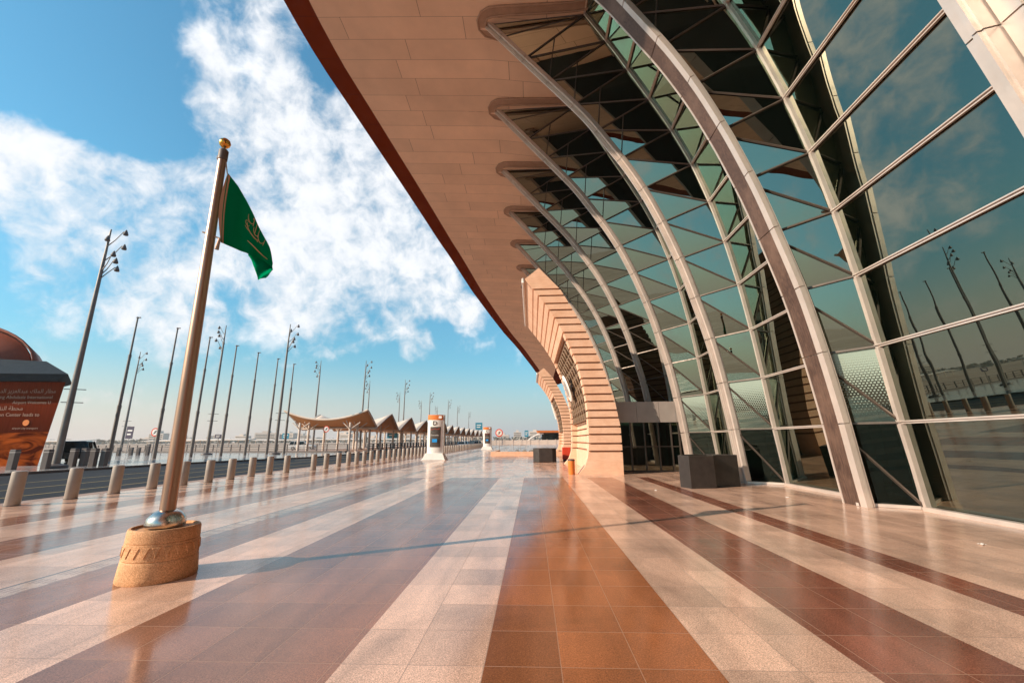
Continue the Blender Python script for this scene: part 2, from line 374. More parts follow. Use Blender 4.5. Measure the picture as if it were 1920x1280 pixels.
def brown_panel():
    m = Mat('brown_streaked_panel'); o = m.obj()
    s = m.noise(m.scale(o, (6, 6, .35)), 5, 6, .7, .4); c = m.mix(m.mapr(s, .35, .65, 0, 1), (.05, .03, .024), (.15, .09, .068))
    c = m.mix(m.mapr(m.noise(o, 1.1, 5), .5, .75, 0, .4), c, (.30, .19, .14))
    m.bsdf(c, .38, .15, .4, m.bump(s, .15, .01)); return m.m
M['brown'] = brown_panel()
M['mullion'] = simple('dark_bronze_mullion', (.085, .068, .058), .4, .4)
M['black'] = simple('black_rubber', (.012, .012, .012), .6)
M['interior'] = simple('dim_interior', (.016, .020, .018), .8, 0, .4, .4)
def glass_mat(name, frit=0, k0=.20, k1=.78):
    m = Mat(name); o = m.pos()
    nb = m.bump(m.noise(o, .55, 2, .5), .055, .06)
    gl = m.n('ShaderNodeBsdfGlossy'); gl.inputs['Color'].default_value = (.78, .82, .66, 1); gl.inputs['Roughness'].default_value = 0.0; m.set(gl.inputs['Normal'], nb)
    tr = m.n('ShaderNodeBsdfTransparent'); tr.inputs['Color'].default_value = (.04, .08, .058, 1)
    fr = m.n('ShaderNodeFresnel'); fr.inputs['IOR'].default_value = 1.75; m.set(fr.inputs['Normal'], nb)
    fac = m.math('ADD', m.math('MULTIPLY', fr.outputs[0], k1), k0, clamp=True)
    mx = m.n('ShaderNodeMixShader'); m.set(mx.inputs[0], fac); m.t.links.new(tr.outputs[0], mx.inputs[1]); m.t.links.new(gl.outputs[0], mx.inputs[2])
    res = mx.outputs[0]
    # thin body colour of the tinted glass itself
    df = m.n('ShaderNodeBsdfDiffuse'); df.inputs['Color'].default_value = (.012, .035, .024, 1)
    m2 = m.n('ShaderNodeMixShader'); m2.inputs[0].default_value = .04; m.t.links.new(res, m2.inputs[1]); m.t.links.new(df.outputs[0], m2.inputs[2]); res = m2.outputs[0]
    if frit:
        x, y, z = m.xyz(o); S_ = 16.
        v = m.math('MULTIPLY', z, S_); sh = m.math('MULTIPLY', m.math('MODULO', m.math('FLOOR', v), 2), .5)
        u = m.math('ADD', m.math('MULTIPLY', m.math('SUBTRACT', x, y), S_ * .62), sh)
        du = m.math('SUBTRACT', m.math('FRACT', u), .5); dv = m.math('SUBTRACT', m.math('FRACT', v), .5)
        d = m.math('SQRT', m.math('ADD', m.math('MULTIPLY', du, du), m.math('MULTIPLY', dv, dv)))
        rr = m.mapr(z, 2.1, 3.65, .02, .66); dot = m.math('LESS_THAN', d, rr)
        w = m.n('ShaderNodeBsdfPrincipled'); w.inputs['Base Color'].default_value = (.36, .46, .40, 1); w.inputs['Roughness'].default_value = .25
        m3 = m.n('ShaderNodeMixShader'); m.set(m3.inputs[0], m.math('MULTIPLY', dot, .68)); m.t.links.new(res, m3.inputs[1]); m.t.links.new(w.outputs[0], m3.inputs[2]); res = m3.outputs[0]
    m.t.links.new(res, m.out.inputs[0]); return m.m
M['glass'] = glass_mat('green_glass'); M['frit'] = glass_mat('fritted_glass', 1, .10, .75); M['clear'] = glass_mat('clear_green_glass', 0, .0, .28)
M['bollard'] = simple('grey_bollard_paint', (.36, .31, .27), .5, .1, .1, 3)
M['dark_post'] = simple('dark_post_paint', (.11, .09, .085), .5)
M['steel'] = simple('brushed_steel', (.55, .48, .43), .24, 1., .1, 6)
M['bronze_pole'] = simple('bronze_steel', (.40, .25, .18), .36, .85, .05, .6)
M['mast'] = simple('grey_mast_paint', (.21, .185, .17), .45, .3)
M['gold'] = simple('gold', (.75, .38, .08), .22, 1., .15, 8)
M['planter_dark'] = simple('dark_planter_metal', (.040, .033, .030), .42, .2, .25, 4)
M['soil'] = simple('soil', (.35, .22, .14), .9, 0, .3, 12, .5)
M['orange'] = simple('orange_paint', (.72, .20, .035), .4)
M['red'] = simple('red_paint', (.66, .06, .025), .4)
M['white'] = simple('white_paint', (.78, .75, .71), .45, 0, .06)
M['black_paint'] = simple('black_paint', (.015, .015, .017), .3)
M['screen'] = simple('dark_screen', (.085, .07, .06), .25)
M['blue'] = simple('blue_panel', (.02, .30, .72), .4)
M['lattice'] = simple('bronze_lattice', (.22, .14, .085), .6)
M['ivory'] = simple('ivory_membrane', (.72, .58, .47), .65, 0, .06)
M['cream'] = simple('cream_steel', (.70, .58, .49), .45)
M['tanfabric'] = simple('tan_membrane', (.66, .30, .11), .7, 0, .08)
M['kerb'] = simple('kerb_stone', (.36, .25, .20), .7, 0, .12, 5)
M['yellow'] = simple('faded_yellow_line', (.40, .30, .12), .7)
M['roof_blue'] = simple('blue_grey_roof', (.028, .042, .056), .7, 0, .1, 3, 0, .05)
M['rust'] = simple('rust_red_shell', (.26, .055, .022), .55, 0, .15)
M['carpaint'] = simple('black_car_paint', (.01, .011, .014), .12, 0, .05)
M['silver'] = simple('silver_car_paint', (.5, .5, .5), .2, .5, .05)
M['carglass'] = simple('car_glass', (.006, .014, .017), .08, 0, .1, 3, 0, .3)
M['tyre'] = simple('tyre', (.02, .02, .02), .8)
M['haze_bld'] = simple('pale_building', (.60, .50, .43), .8)
M['trees'] = simple('haze_toned_foliage', (.30, .26, .21), .9, 0, .2, .3)  # distance haze put into the foliage colour as a pale tan
M['tealpanel'] = simple('teal_panel', (.02, .28, .24), .3)
def flag_mat():
    m = Mat('green_cloth'); o = m.obj()
    w = m.noise(m.scale(o, (1, 1, 1)), 300, 2); d = m.n('ShaderNodeBsdfDiffuse'); t = m.n('ShaderNodeBsdfTranslucent')
    c = m.mix(w, (.0, .20, .085), (.0, .26, .11)); m.set(d.inputs[0], c); t.inputs[0].default_value = (.0, .12, .045, 1)
    mx = m.n('ShaderNodeMixShader'); mx.inputs[0].default_value = .07; m.t.links.new(d.outputs[0], mx.inputs[1]); m.t.links.new(t.outputs[0], mx.inputs[2]); m.t.links.new(mx.outputs[0], m.out.inputs[0]); return m.m
M['flag'] = flag_mat(); M['flag_light'] = simple('pale_thread', (.62, .45, .26), .7); M['hem'] = simple('hem_canvas', (.50, .28, .17), .8)

# ------------------------------------------------------------------ ground
def sheet(name, poly, z, mat, thick=0):
    b = MB()
    if thick: b.prism(poly, z - thick, z)
    else: b.add([(x, y, z) for x, y in poly], [tuple(range(len(poly)))])
    o = b.build(name, mat); o['kind'] = 'structure'; return o
sheet('desert_terrain', [(-4000, -1500), (4000, -1500), (4000, 7000), (-4000, 7000)], -.60, M['sand'])
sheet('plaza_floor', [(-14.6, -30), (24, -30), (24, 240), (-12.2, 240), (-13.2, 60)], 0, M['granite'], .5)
sheet('road', [(-30, -30), (-15, -30), (-13.2, 60), (-12.2, 420), (-23, 420), (-23.4, 50), (-30, 30)], -.12, M['asphalt'], .3)
sheet('pavement', [(-75, -20), (-28.2, -20), (-29.4, 22), (-28.4, 33), (-23.6, 45), (-24, 61.5), (-82, 71)], .0, M['paving'], .45)
sheet('canopy_island', [(-24, 62), (-23.4, 420), (-40, 420), (-44, 65)], .02, M['kerb'], .4)
b = MB()
for (x0, y0, x1, y1) in ((-14.6, -30, -13.2, 60), (-13.2, 60, -12.2, 240)):
    b.hexa([(x0 - .75, y0, -.5), (x0 - .02, y0, -.5), (x1 - .02, y1, -.5), (x1 - .75, y1, -.5), (x0 - .75, y0, -.012), (x0 - .02, y0, -.012), (x1 - .02, y1, -.012), (x1 - .75, y1, -.012)])
b.build('kerb', M['kerb'])['kind'] = 'structure'
b = MB()
mp = [(-28.0, -20), (-29.2, 22), (-28.2, 33), (-23.4, 45), (-23.8, 61.5)]
for (x0, y0), (x1, y1) in zip(mp[:-1], mp[1:]):
    b.hexa([(x0, y0, -.5), (x0 + .3, y0, -.5), (x1 + .3, y1, -.5), (x1, y1, -.5), (x0, y0, .012), (x0 + .3, y0, .012), (x1 + .3, y1, .012), (x1, y1, .012)])
b.build('median_kerb', M['dark_post'])['kind'] = 'structure'
for k, (xa, xb) in enumerate(((-17.6, -15.3), (-20.3, -17.9), (-23.2, -20.6))):
    b = MB(); w = .12
    b.add([(xa, -20, -.116), (xa + w, -20, -.116), (xb + 1.2 + w, 300, -.116), (xb + 1.2, 300, -.116)], [(0, 1, 2, 3)])
    b.build('road_marking', M['yellow'])['kind'] = 'structure'

# ------------------------------------------------------------------ terminal building
A_PTS = [(7.88, 0), (7.78, 1), (7.70, 2), (7.5, 3.65), (7.25, 5.3), (6.87, 6.9), (6.5, 8.4), (5.87, 10.3), (5.2, 11.95), (4.45, 13.4), (2.8, 16.0), (1.75, 17.3), (.5, 18.8), (-1.9, 21.7)]
B_PTS = [(8.85, 0), (8.78, 1), (8.67, 2), (8.54, 3.8), (8.38, 5.5), (8.18, 7.2), (7.87, 9.1), (7.5, 10.8), (6.95, 12.7), (6.22, 14.5), (5.5, 15.95), (4.9, 17.1), (4.15, 18.6), (2.85, 20.9)]
def smooth_curve(pts, n=240):
    P = np.array(pts, float); out = []
    t = np.concatenate([[0], np.cumsum(np.linalg.norm(np.diff(P, axis=0), axis=1))])
    s = np.linspace(0, t[-1], n); X = np.interp(s, t, P[:, 0]); Z = np.interp(s, t, P[:, 1])
    k = 21; ker = np.hanning(k + 2)[1:-1]; ker /= ker.sum()
    def sm(v):
        a = np.concatenate([2 * v[0] - v[k // 2:0:-1], v, 2 * v[-1] - v[-2:-k // 2 - 1:-1]]); return np.convolve(a, ker, 'valid')
    return np.stack([sm(X), sm(Z)], 1)
AC, BC = smooth_curve(A_PTS), smooth_curve(B_PTS)
def at_arc(C_, s):
    t = np.concatenate([[0], np.cumsum(np.linalg.norm(np.diff(C_, axis=0), axis=1))])
    s = min(s, t[-1]); return (float(np.interp(s, t, C_[:, 0])), float(np.interp(s, t, C_[:, 1])))
def arclen(C_): return float(np.linalg.norm(np.diff(C_, axis=0), axis=1).sum())
LA, LB = arclen(AC), arclen(BC)
NB_ = 12; SB = [1.93 * i if i < 2 else 1.93 + (LB - 1.93) / 11 * (i - 1) for i in range(13)]
SA = [1.93 * i if i < 2 else 1.93 + (LA - 1.93) / 12.6 * (i - 1) for i in range(14)] + [LA]
P_ = 5.25
def YA(k): return 11.3 + P_ * k if k >= 0 else 5.05 + P_ * (k + 1)
TIPX = lambda k: float(np.interp(k, [-3, 3, 4, 5, 6, 8], [-1.9, -1.78, -1.55, -1.25, -.85, -.2]))
Z0Y = ([-40, 0, 16.6, 21.85, 27.1, 32.35, 37.6, 42.85, 95, 240], [22.2, 22.1, 21.78, 21.48, 21.02, 20.72, 20.34, 20.15, 18.1, 14])
def z0(Y): return float(np.interp(Y, *Z0Y))
def zs(X, Y): return z0(Y) + (.058 * (-1.9 - X) if X < -1.9 else -.165 * (X + 1.9))
def Apt(k, p):
    x, z = p; f = z0(YA(k)) / 21.7; return (x + (TIPX(k) + 1.9) * (z / 21.7) ** 2, z * f)
def Bpt(k, p):
    x, z = p; f = zs(2.85, YA(k) - .9) / 20.95; return (x, z * f)
term = thing('terminal_building', 'huge glass and metal airport terminal with curved ribs under an overhanging peach soffit', 'building')
KS = list(range(-3, 9))
# soffit
bk = [-40.0]
for k in KS: bk += [YA(k) - .9, YA(k) - .45, YA(k), YA(k) + .4, YA(k) + 2.4]
bk = [y for y in bk if y < 56] + [58, 64, 70, 76, 82, 88, 94, 100, 108, 118, 130]
def innerX(Y):
    for k in KS:
        a = YA(k)
        if a - .9 <= Y <= a: return 2.85 + (TIPX(k) - 2.85) * (Y - a + .9) / .9
        if a < Y <= a + .4: return TIPX(k) + (2.85 - TIPX(k)) * (Y - a) / .4
    return 2.85 if Y < 40 else 5.5
FI = ([-40, -20, -5, 8, 15.3, 17.0, 19, 21.7, 27.6, 32.9, 40.7, 50.2, 59.4, 69, 79.6, 94.4, 110, 130], [-7.5, -9.0, -10.0, -10.4, -10.40, -10.38, -10.2, -9.82, -8.9, -8.2, -7.15, -6.1, -4.75, -3.2, -1.05, 1.6, 4.0, 6.5])
def fin(Y): return float(np.interp(Y, *FI))
rows = []; top = []
for Y in bk:
    a, c = fin(Y), innerX(Y); rows.append([(a + (c - a) * i / 16, Y, zs(a + (c - a) * i / 16, Y)) for i in range(17)])
b = MB(); b.grid([list(reversed(r)) for r in rows]); b.build('soffit', M['soffit'], term, smooth=True)
b = MB(); ys = np.linspace(-40, 128, 120)
sec = []
for Y in ys:
    a = fin(Y); w = float(np.interp(Y, [0, 15, 43, 70, 110], [1.3, 1.27, 1.3, 1.25, 1.2])); z = zs(a, Y)
    sec.append([(a, Y, z), (a - w, Y, z + .10), (a - w - .05, Y, z + 1.1), (a - w + .9, Y, z + 1.9), (a + 2, Y, z + 2.2)])
b.grid(sec); b.build('fascia', M['fascia'], term, smooth=False)
b = MB(); b.grid([[s[-1], (14, s[0][1], s[-1][2] + 2), (32, s[0][1], s[-1][2])] for s in sec]); b.build('roof', M['fascia'], term)
# scallop trims round each rib tip
for k in KS:
    y = YA(k); tx = TIPX(k); b = MB(); path = []
    pl = [(3.05, y - 2.6), (2.95, y - 1.9), (2.7, y - 1.55), (2.2, y - 1.4), (1.4, y - 1.30), (tx + .7, y - .98), (tx + .1, y - .88), (tx - .30, y - .66), (tx - .52, y - .25), (tx - .50, y + .20), (tx - .22, y + .55), (tx + .5, y + .72)]
    pi = [(3.05, y - 2.2), (3.05, y - 1.6), (2.9, y - 1.2), (2.4, y - 1.06), (1.5, y - .92), (tx + .75, y - .58), (tx + .22, y - .47), (tx - .02, y - .36), (tx - .14, y - .12), (tx - .12, y + .10), (tx + .02, y + .28), (tx + .5, y + .36)]
    path = [(px, py, zs(px, py) - .05) for px, py in pl]; inner = [(px, py, zs(px, py) - .09) for px, py in pi]
    b.tube(path, .06, 8); b.tube(inner, .05, 6)
    b.grid([[(p[0], p[1], p[2] - .02), (q[0], q[1], q[2] + .02)] for p, q in zip(path, inner)])
    b.build('soffit_trim', M['trim'], term, smooth=True)
# ribs
def offs(p, q, n):
    d = Vector((q[0] - p[0], 0, q[1] - p[1])).normalized(); nn = Vector((-d.z, 0, d.x)); return nn * n   # towards the outside (-X, -Z side)
def sweep(b, curve, y0, y1, n0, n1, gaps=None, mi=0):
    n = len(curve); nor = []
    for i in range(n): nor.append(offs(curve[max(i - 1, 0)], curve[min(i + 1, n - 1)], 1))
    segs = [(0, n - 1)] if gaps is None else list(zip(gaps[:-1], gaps[1:]))
    for a, c in segs:
        ids = list(range(a, c + 1)); V = []; F = []
        for j, i in enumerate(ids):
            x, z = curve[i]
            if gaps is not None and j in (0, len(ids) - 1) and 0 < i < n - 1:
                o = curve[ids[1]] if j == 0 else curve[ids[-2]]; L_ = math.hypot(o[0] - x, o[1] - z); g = .014 / max(L_, .02); x += (o[0] - x) * g; z += (o[1] - z) * g
            for (yy, nn) in ((y0, n0), (y1, n0), (y1, n1), (y0, n1)): V.append((x + nor[i].x * nn, yy, z + nor[i].z * nn))
        for j in range(len(ids) - 1):
            for e in range(4): F.append((j * 4 + e, j * 4 + (e + 1) % 4, j * 4 + 4 + (e + 1) % 4, j * 4 + 4 + e))
        F.append((3, 2, 1, 0)); m_ = 4 * (len(ids) - 1); F.append((m_, m_ + 1, m_ + 2, m_ + 3)); b.add(V, F, mi)
def curve_nodes(C_, ss):
    cur = []; gid = []
    for a, c in zip(ss[:-1], ss[1:]):
        gid.append(len(cur))
        for t in range(4): cur.append(at_arc(C_, a + (c - a) * t / 4))
    gid.append(len(cur)); cur.append(at_arc(C_, ss[-1])); return cur, gid
CA, GA = curve_nodes(AC, SA); CB, GB = curve_nodes(BC, SB)
for k in KS:
    y = YA(k); ca = [Apt(k, p) for p in CA]; cb = [Bpt(k, p) for p in CB]
    b = MB()
    if k == 0:
        sweep(b, ca, y - .55, y - .345, -.06, .075, GA); sweep(b, ca, y + .19, y + .25, -.02, .085, GA)
        sweep(b, ca, y - .53, y + .22, -.12, .03)
        r = b.build('rib', M['metal'], term)
        b = MB(); sweep(b, ca, y - .34, y + .185, .0, .07, [g for g in GA if (g // 4) % 2 == 0 or g == GA[-1]]); b.build('rib_panel', M['brown'], r)
    else:
        s = 1.7 if k == -1 else 1.
        sweep(b, ca, y - .17 * s, y - .03, -.06, .08, GA); sweep(b, ca, y - .01, y + .14 * s, -.06, .19 * s, GA); sweep(b, ca, y + .02, y + .09, .19 * s, .23 * s, GA)
        sweep(b, ca, y - .14 * s, y + .12 * s, -.12, .05)
        b.build('rib', M['metal'], term)
    b = MB(); yb = y - .9
    sweep(b, cb, yb - .02, yb + .11, -.05, .07, GB); sweep(b, cb, yb - .11, yb - .04, -.05, .12, GB); sweep(b, cb, yb - .10, yb + .10, -.1, .03)
    b.build('rib', M['metal'], term)
# glazing bays
def lerp(p, q, t): return tuple(a + (c - a) * t for a, c in zip(p, q))
for k in KS:
    y = YA(k); yb = y - .9
    An = [Apt(k, at_arc(AC, s)) for s in SA]; Bn = [Bpt(k, at_arc(BC, s)) for s in SB]
    A3 = [(p[0], y, p[1]) for p in An]; B3 = [(p[0], yb, p[1]) for p in Bn]
    g, fr_, mu, g0 = MB(), MB(), MB(), MB()
    def tri(a, c, d, dst):
        dst.add([a, c, d], [(0, 1, 2)])
    for i in range(12):
        dst = fr_ if i == 1 else (g0 if i == 0 else g)
        tri(A3[i], A3[i + 1], B3[i], dst); tri(A3[i + 1], B3[i + 1], B3[i], dst)
        off = Vector((-.02, -.03, 0))
        mu.bar(Vector(A3[i + 1]) + off, Vector(B3[i]) + off, .05, .05, (1, 0, 0))
        mu.bar(Vector(A3[i + 1]) + off, Vector(B3[i + 1]) + off, .05, .05, (1, 0, 0))
        if i >= 8:
            mid = Vector(lerp(A3[i + 1], B3[i + 1], .5)) + off; mu.bar(Vector(A3[i]) + off, mid, .04, .04, (1, 0, 0))
    for i in (12, 13):
        tri(A3[i], A3[i + 1], B3[12], g); mu.bar(A3[i + 1], B3[12], .05, .05, (1, 0, 0))
    go = g.build('angled_glazing', M['glass'], term); fr_.build('frit_pane', M['frit'], go); g0.build('base_pane', M['clear'], go); mu.build('mullion', M['mullion'], go)
    # wide bay from this B edge to the nearer rib
    if k == KS[0]: continue
    ya = YA(k - 1)
    def Aq(i):
        x, z = Bpt(k - 1, at_arc(BC, SB[i])); return (x + .02, ya + .3, z)
    Q = [Aq(i) for i in range(13)]
    g = MB(); nU, nV = 4, 3
    for i in range(12):
        R_ = []
        for v in range(nV + 1):
            l = lerp(B3[i], B3[i + 1], v / nV); r = lerp(Q[i], Q[i + 1], v / nV); R_.append([lerp(l, r, u / nU) for u in range(nU + 1)])
        g.grid(R_)
    wo = g.build('wide_glazing', M['glass'], term, smooth=True)
    for i in range(1, 13):
        t = MB(); d = (Vector(Q[i]) - Vector(B3[i])); p = Vector(B3[i]) + Vector((-.05, 0, 0)); q = Vector(Q[i]) + Vector((-.05, 0, 0))
        t.bar(p, q, .05, .075, (0, 0, 1)); t.bar(p + Vector((-.04, 0, .02)), q + Vector((-.04, 0, .02)), .04, .026, (0, 0, 1)); t.build('transom', M['metal'], wo)
    # flank of the overhanging rib above the wide bay
    f = MB(); al = [Apt(k - 1, p) for p in CA]; bl = [Bpt(k - 1, at_arc(BC, LB * q / (len(CA) - 1))) for q in range(len(CA))]
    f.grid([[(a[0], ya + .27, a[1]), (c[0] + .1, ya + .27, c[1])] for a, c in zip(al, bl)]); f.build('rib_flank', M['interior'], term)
    # sill
    sl = MB(); sl.bar((8.74, yb - .1, .04), (8.74, ya + .3, .04), .16, .09); sl.bar((7.8, y - .2, .04), (8.8, yb + .12, .04), .14, .07); sl.build('sill', M['metal'], term)
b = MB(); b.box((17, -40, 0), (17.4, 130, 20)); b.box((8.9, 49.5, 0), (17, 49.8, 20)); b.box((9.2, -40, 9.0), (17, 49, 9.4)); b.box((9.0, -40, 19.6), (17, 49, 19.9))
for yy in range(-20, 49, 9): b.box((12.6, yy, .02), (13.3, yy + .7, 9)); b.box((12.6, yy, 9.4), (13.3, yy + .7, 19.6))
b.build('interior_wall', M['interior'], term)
b = MB(); b.box((11.5, 51, 0), (11.9, 130, 17.5)); b.build('rear_glazing', M['glass'], term)

# ------------------------------------------------------------------ stone portals
CPT = [(2.13, 0), (2.45, .35), (2.62, .8), (2.68, 1.36), (2.70, 2.18), (2.69, 2.95), (2.61, 3.73), (2.46, 4.53), (2.26, 5.33), (1.97, 6.08), (1.70, 6.78), (1.33, 7.49), (.92, 8.16), (.46, 8.82), (-.01, 9.44), (-.25, 9.78)]
RPT = [(4.23, 0), (4.24, .93), (4.22, 2.17), (4.0, 3.58), (3.57, 5.04), (2.86, 6.84), (1.59, 9.17), (.5, 10.39)]
def cx(z): return float(np.interp(z, [p[1] for p in CPT], [p[0] for p in CPT]))
def rx(z): return float(np.interp(z, [p[1] for p in RPT], [p[0] for p in RPT]))
def portal(label):
    t = thing('stone_portal', label, 'portal', (0, 20.5, 0), 0, 'stone portals along the terminal front')
    b = MB(); D = 9.2
    def slab(z0_, z1_, y0, y1, ins, rec=0):
        b.hexa([(cx(z0_) + ins + rec, y0, z0_), (rx(z0_) - ins * .3, y0, z0_), (rx(z0_) - ins * .3, y1, z0_), (cx(z0_) + ins + rec, y1, z0_),
                (cx(z1_) + ins + rec, y0, z1_), (rx(z1_) - ins * .3, y0, z1_), (rx(z1_) - ins * .3, y1, z1_), (cx(z1_) + ins + rec, y1, z1_)], 0)
    for i in range(8):
        za, zb = 1.0 * i / 8, 1.0 * (i + 1) / 8
        slab(za, zb, 0, .62, 0); slab(za, zb, D - .62, D, 0)
        b.hexa([(2.95, .62, za), (rx(za), .62, za), (rx(za), D - .62, za), (2.95, D - .62, za), (2.95, .62, zb), (rx(zb), .62, zb), (rx(zb), D - .62, zb), (2.95, D - .62, zb)])
    z = 1.0; i = 0; gz = []
    while z < 9.45:
        h = .425 if i % 2 else .355; h = min(h, 9.75 - z); gz.append((z, z + .085)); a, c = z + .085, z + h
        rec = .36 if z < 6.7 else 0
        slab(a, c, 0, .62, 0); slab(a, c, D - .62, D, 0); slab(a, c, .62, D - .62, .0, rec)
        z += h; i += 1
    zt = z
    b.hexa([(cx(zt), 0, zt), (rx(zt), 0, zt), (rx(zt), D, zt), (cx(zt), D, zt), (-.25, 0, max(zt + .02, 9.78)), (.5, 0, 10.39), (.5, D, 10.39), (-.25, D, max(zt + .02, 9.78))])
    w = b.build('stone_wall', M['stone'], t)
    b = MB()
    for a, c in gz:
        for (ya, yb, r) in ((.07, .55, .09), (.55, D - .55, .45 if a < 6.7 else .09), (D - .55, D - .07, .09)):
            b.hexa([(cx(a) + r, ya, a), (rx(a) - .05, ya, a), (rx(a) - .05, yb, a), (cx(a) + r, yb, a), (cx(c) + r, ya, c), (rx(c) - .05, ya, c), (rx(c) - .05, yb, c), (cx(c) + r, yb, c)])
    b.build('recessed_joint', M['stone_gap'], w)
    # lattice screen set into the niche, curved with the wall
    b = MB()
    def onw(y, z): return (cx(z) + .12, y, z)
    for j in range(-6, 13):
        for sgn in (1, -1):
            pts = []
            for q in range(25):
                zz = 2.6 + 4.0 * q / 24; yy = (j * .95 + (zz - 2.6) * .9) if sgn > 0 else (D - j * .95 - (zz - 2.6) * .9)
                if .75 < yy < D - .75: pts.append(onw(yy, zz))
            if len(pts) > 1:
                for p, q in zip(pts[:-1], pts[1:]): b.bar(p, q, .13, .10, (1, 0, 0))
    for zz in np.linspace(2.6, 6.6, 8): b.bar(onw(.65, zz), onw(D - .65, zz), .07, .08)
    b.build('lattice_screen', M['lattice'], t)
    q = MB()
    for i in range(16):
        za, zb = 2.6 + 4.0 * i / 16, 2.6 + 4.0 * (i + 1) / 16; q.add([(cx(za) + .34, .64, za), (cx(za) + .34, D - .64, za), (cx(zb) + .34, D - .64, zb), (cx(zb) + .34, .64, zb)], [(0, 3, 2, 1)])
    q.build('screen_backing', M['interior'], t)
    b = MB(); b.tube([(-.34, -.02, 9.55), (-.34, .0, 9.78), (-.34, D * .5, 9.80), (-.34, D, 9.80)], .075, 8); b.build('edge_pipe', M['white'], t, smooth=True)
    return t
p1 = portal('banded peach stone portal beside the grey glass entrance, with lattice niche and round white sign')
p0 = dup(p1, (0, -13.5, 0), None, 'banded peach stone portal behind the viewer, seen only mirrored in the glass')
p2 = dup(p1, (1.1, 52.0, 0), None, 'smaller-looking peach stone portal half hidden far behind the nearer one')
def round_sign(label, loc):
    t = thing('round_sign', label, 'sign', loc, 0, 'white signs hung on the stone portals'); t.rotation_euler = (0, rad(-18), 0)
    b = MB(); prof = [(.0, -.06), (.80, -.06), (.86, 0), (.80, .06), (0, .06)]
    V = MB(); V.lathe(prof, 32)
    V.v = [(z, x, y) for x, y, z in V.v]; V.build('disc', M['white'], t, smooth=True)
    V = MB(); V.lathe([(0, .0), (.52, .0), (.52, .02), (0, .02)], 32); V.v = [(-.065 - z, x, y) for x, y, z in V.v]; V.build('emblem', M['metal_grey'], t)
    b.bar((0, .3, .0), (.75, .3, .1), .06); b.bar((0, -.3, .0), (.75, -.3, .1), .06); b.build('bracket', M['metal_grey'], t); return t
round_sign('round white disc sign hung on the lattice of the near stone portal', (2.2, 25.5, 4.6))
s2 = thing('projecting_sign', 'thin white panel sign projecting from the far stone portal', 'sign', (3.15, 53.3, 5.1), 0, 'white signs hung on the stone portals')
b = MB(); b.box((-.42, -.1, -.95), (-.28, .9, .95)); b.build('panel', M['white'], s2, bevel=.03); b = MB(); b.box((-.28, .3, .6), (.4, .4, .7)); b.box((-.28, .3, -.7), (.6, .4, -.6)); b.build('bracket', M['metal_grey'], s2)
s2.rotation_euler = (0, rad(-16), 0)

# ------------------------------------------------------------------ glass entrance vestibule
v = thing('entrance_vestibule', 'glass entrance box with a grey metal fascia between the stone portal and the ribs', 'entrance', (0.02, -.62, 0))
b = MB(); b.box((4.15, 22.45, 2.42), (5.32, 22.6, 3.46)); b.box((5.335, 22.45, 2.42), (6.45, 22.6, 3.46)); b.box((6.465, 22.45, 2.42), (7.28, 22.6, 3.46)); b.hexa([(7.295, 22.46, 2.42), (7.45, 22.46, 2.42), (7.9, 26, 2.42), (7.7, 26, 2.42), (7.295, 22.46, 3.46), (7.45, 22.46, 3.46), (7.9, 26, 3.46), (7.7, 26, 3.46)]); b.box((4.2, 22.6, 3.3), (7.29, 27, 3.44))
b.build('fascia_panel', M['metal_grey'], v)
b = MB(); b.add([(4.2, 22.62, .05), (7.4, 22.62, .05), (7.4, 22.62, 2.42), (4.2, 22.62, 2.42)], [(0, 1, 2, 3)]); b.add([(7.4, 22.62, .05), (7.75, 26, .05), (7.75, 26, 2.42), (7.4, 22.62, 2.42)], [(0, 1, 2, 3)]); b.build('glass_wall', M['glass'], v)
b = MB()
for x in (4.25, 4.95, 5.65, 6.35, 6.98, 7.38): b.box((x, 22.56, 0), (x + .06, 22.68, 2.42))
b.box((4.2, 22.57, 0), (7.4, 22.67, .07)); b.box((4.2, 22.57, 1.2), (7.4, 22.66, 1.25)); b.build('door_frame', M['mullion'], v)
b = MB(); b.box((6.72, 23.2, .02), (6.95, 23.24, 2.4)); b.build('door_panel', M['tealpanel'], v)
b = MB(); b.box((4.6, 24, .02), (5.1, 24.5, 1.1)); b.box((5.7, 24.4, .02), (6.0, 24.8, 1.0)); b.box((4.2, 27, 0), (7.9, 27.1, 2.4)); b.build('lobby_desk', M['interior'], v)

# ------------------------------------------------------------------ planters, bin, cabinet
def dark_planter(poly, h, label):
    cxx = sum(p[0] for p in poly) / len(poly); cyy = sum(p[1] for p in poly) / len(poly); t = thing('planter', label, 'planter', (cxx, cyy, 0), 0, 'dark angular planters')
    P = [(x - cxx, y - cyy) for x, y in poly]; n = len(P); I = [(x * .90, y * .90) for x, y in P]; b = MB()
    V = [(x, y, 0) for x, y in P] + [(x, y, h) for x, y in P] + [(x, y, h) for x, y in I] + [(x, y, h - .12) for x, y in I]
    F = [tuple(range(n - 1, -1, -1))]
    for i in range(n):
        j = (i + 1) % n; F += [(i, j, n + j, n + i), (n + i, n + j, 2 * n + j, 2 * n + i), (2 * n + i, 2 * n + j, 3 * n + j, 3 * n + i)]
    b.add(V, F); b.build('shell', M['planter_dark'], t, bevel=.012); b = MB(); b.add([(x, y, h - .10) for x, y in I], [tuple(range(n))]); b.build('soil', M['soil'], t); return t
dark_planter([(5.02, 15.2), (5.19, 14.66), (6.06, 14.78), (6.18, 15.12), (7.10, 15.36), (7.22, 15.9), (6.4, 16.25), (5.4, 16.0)], 1.04, 'dark brown angular planter standing by the glass ribs near the entrance')
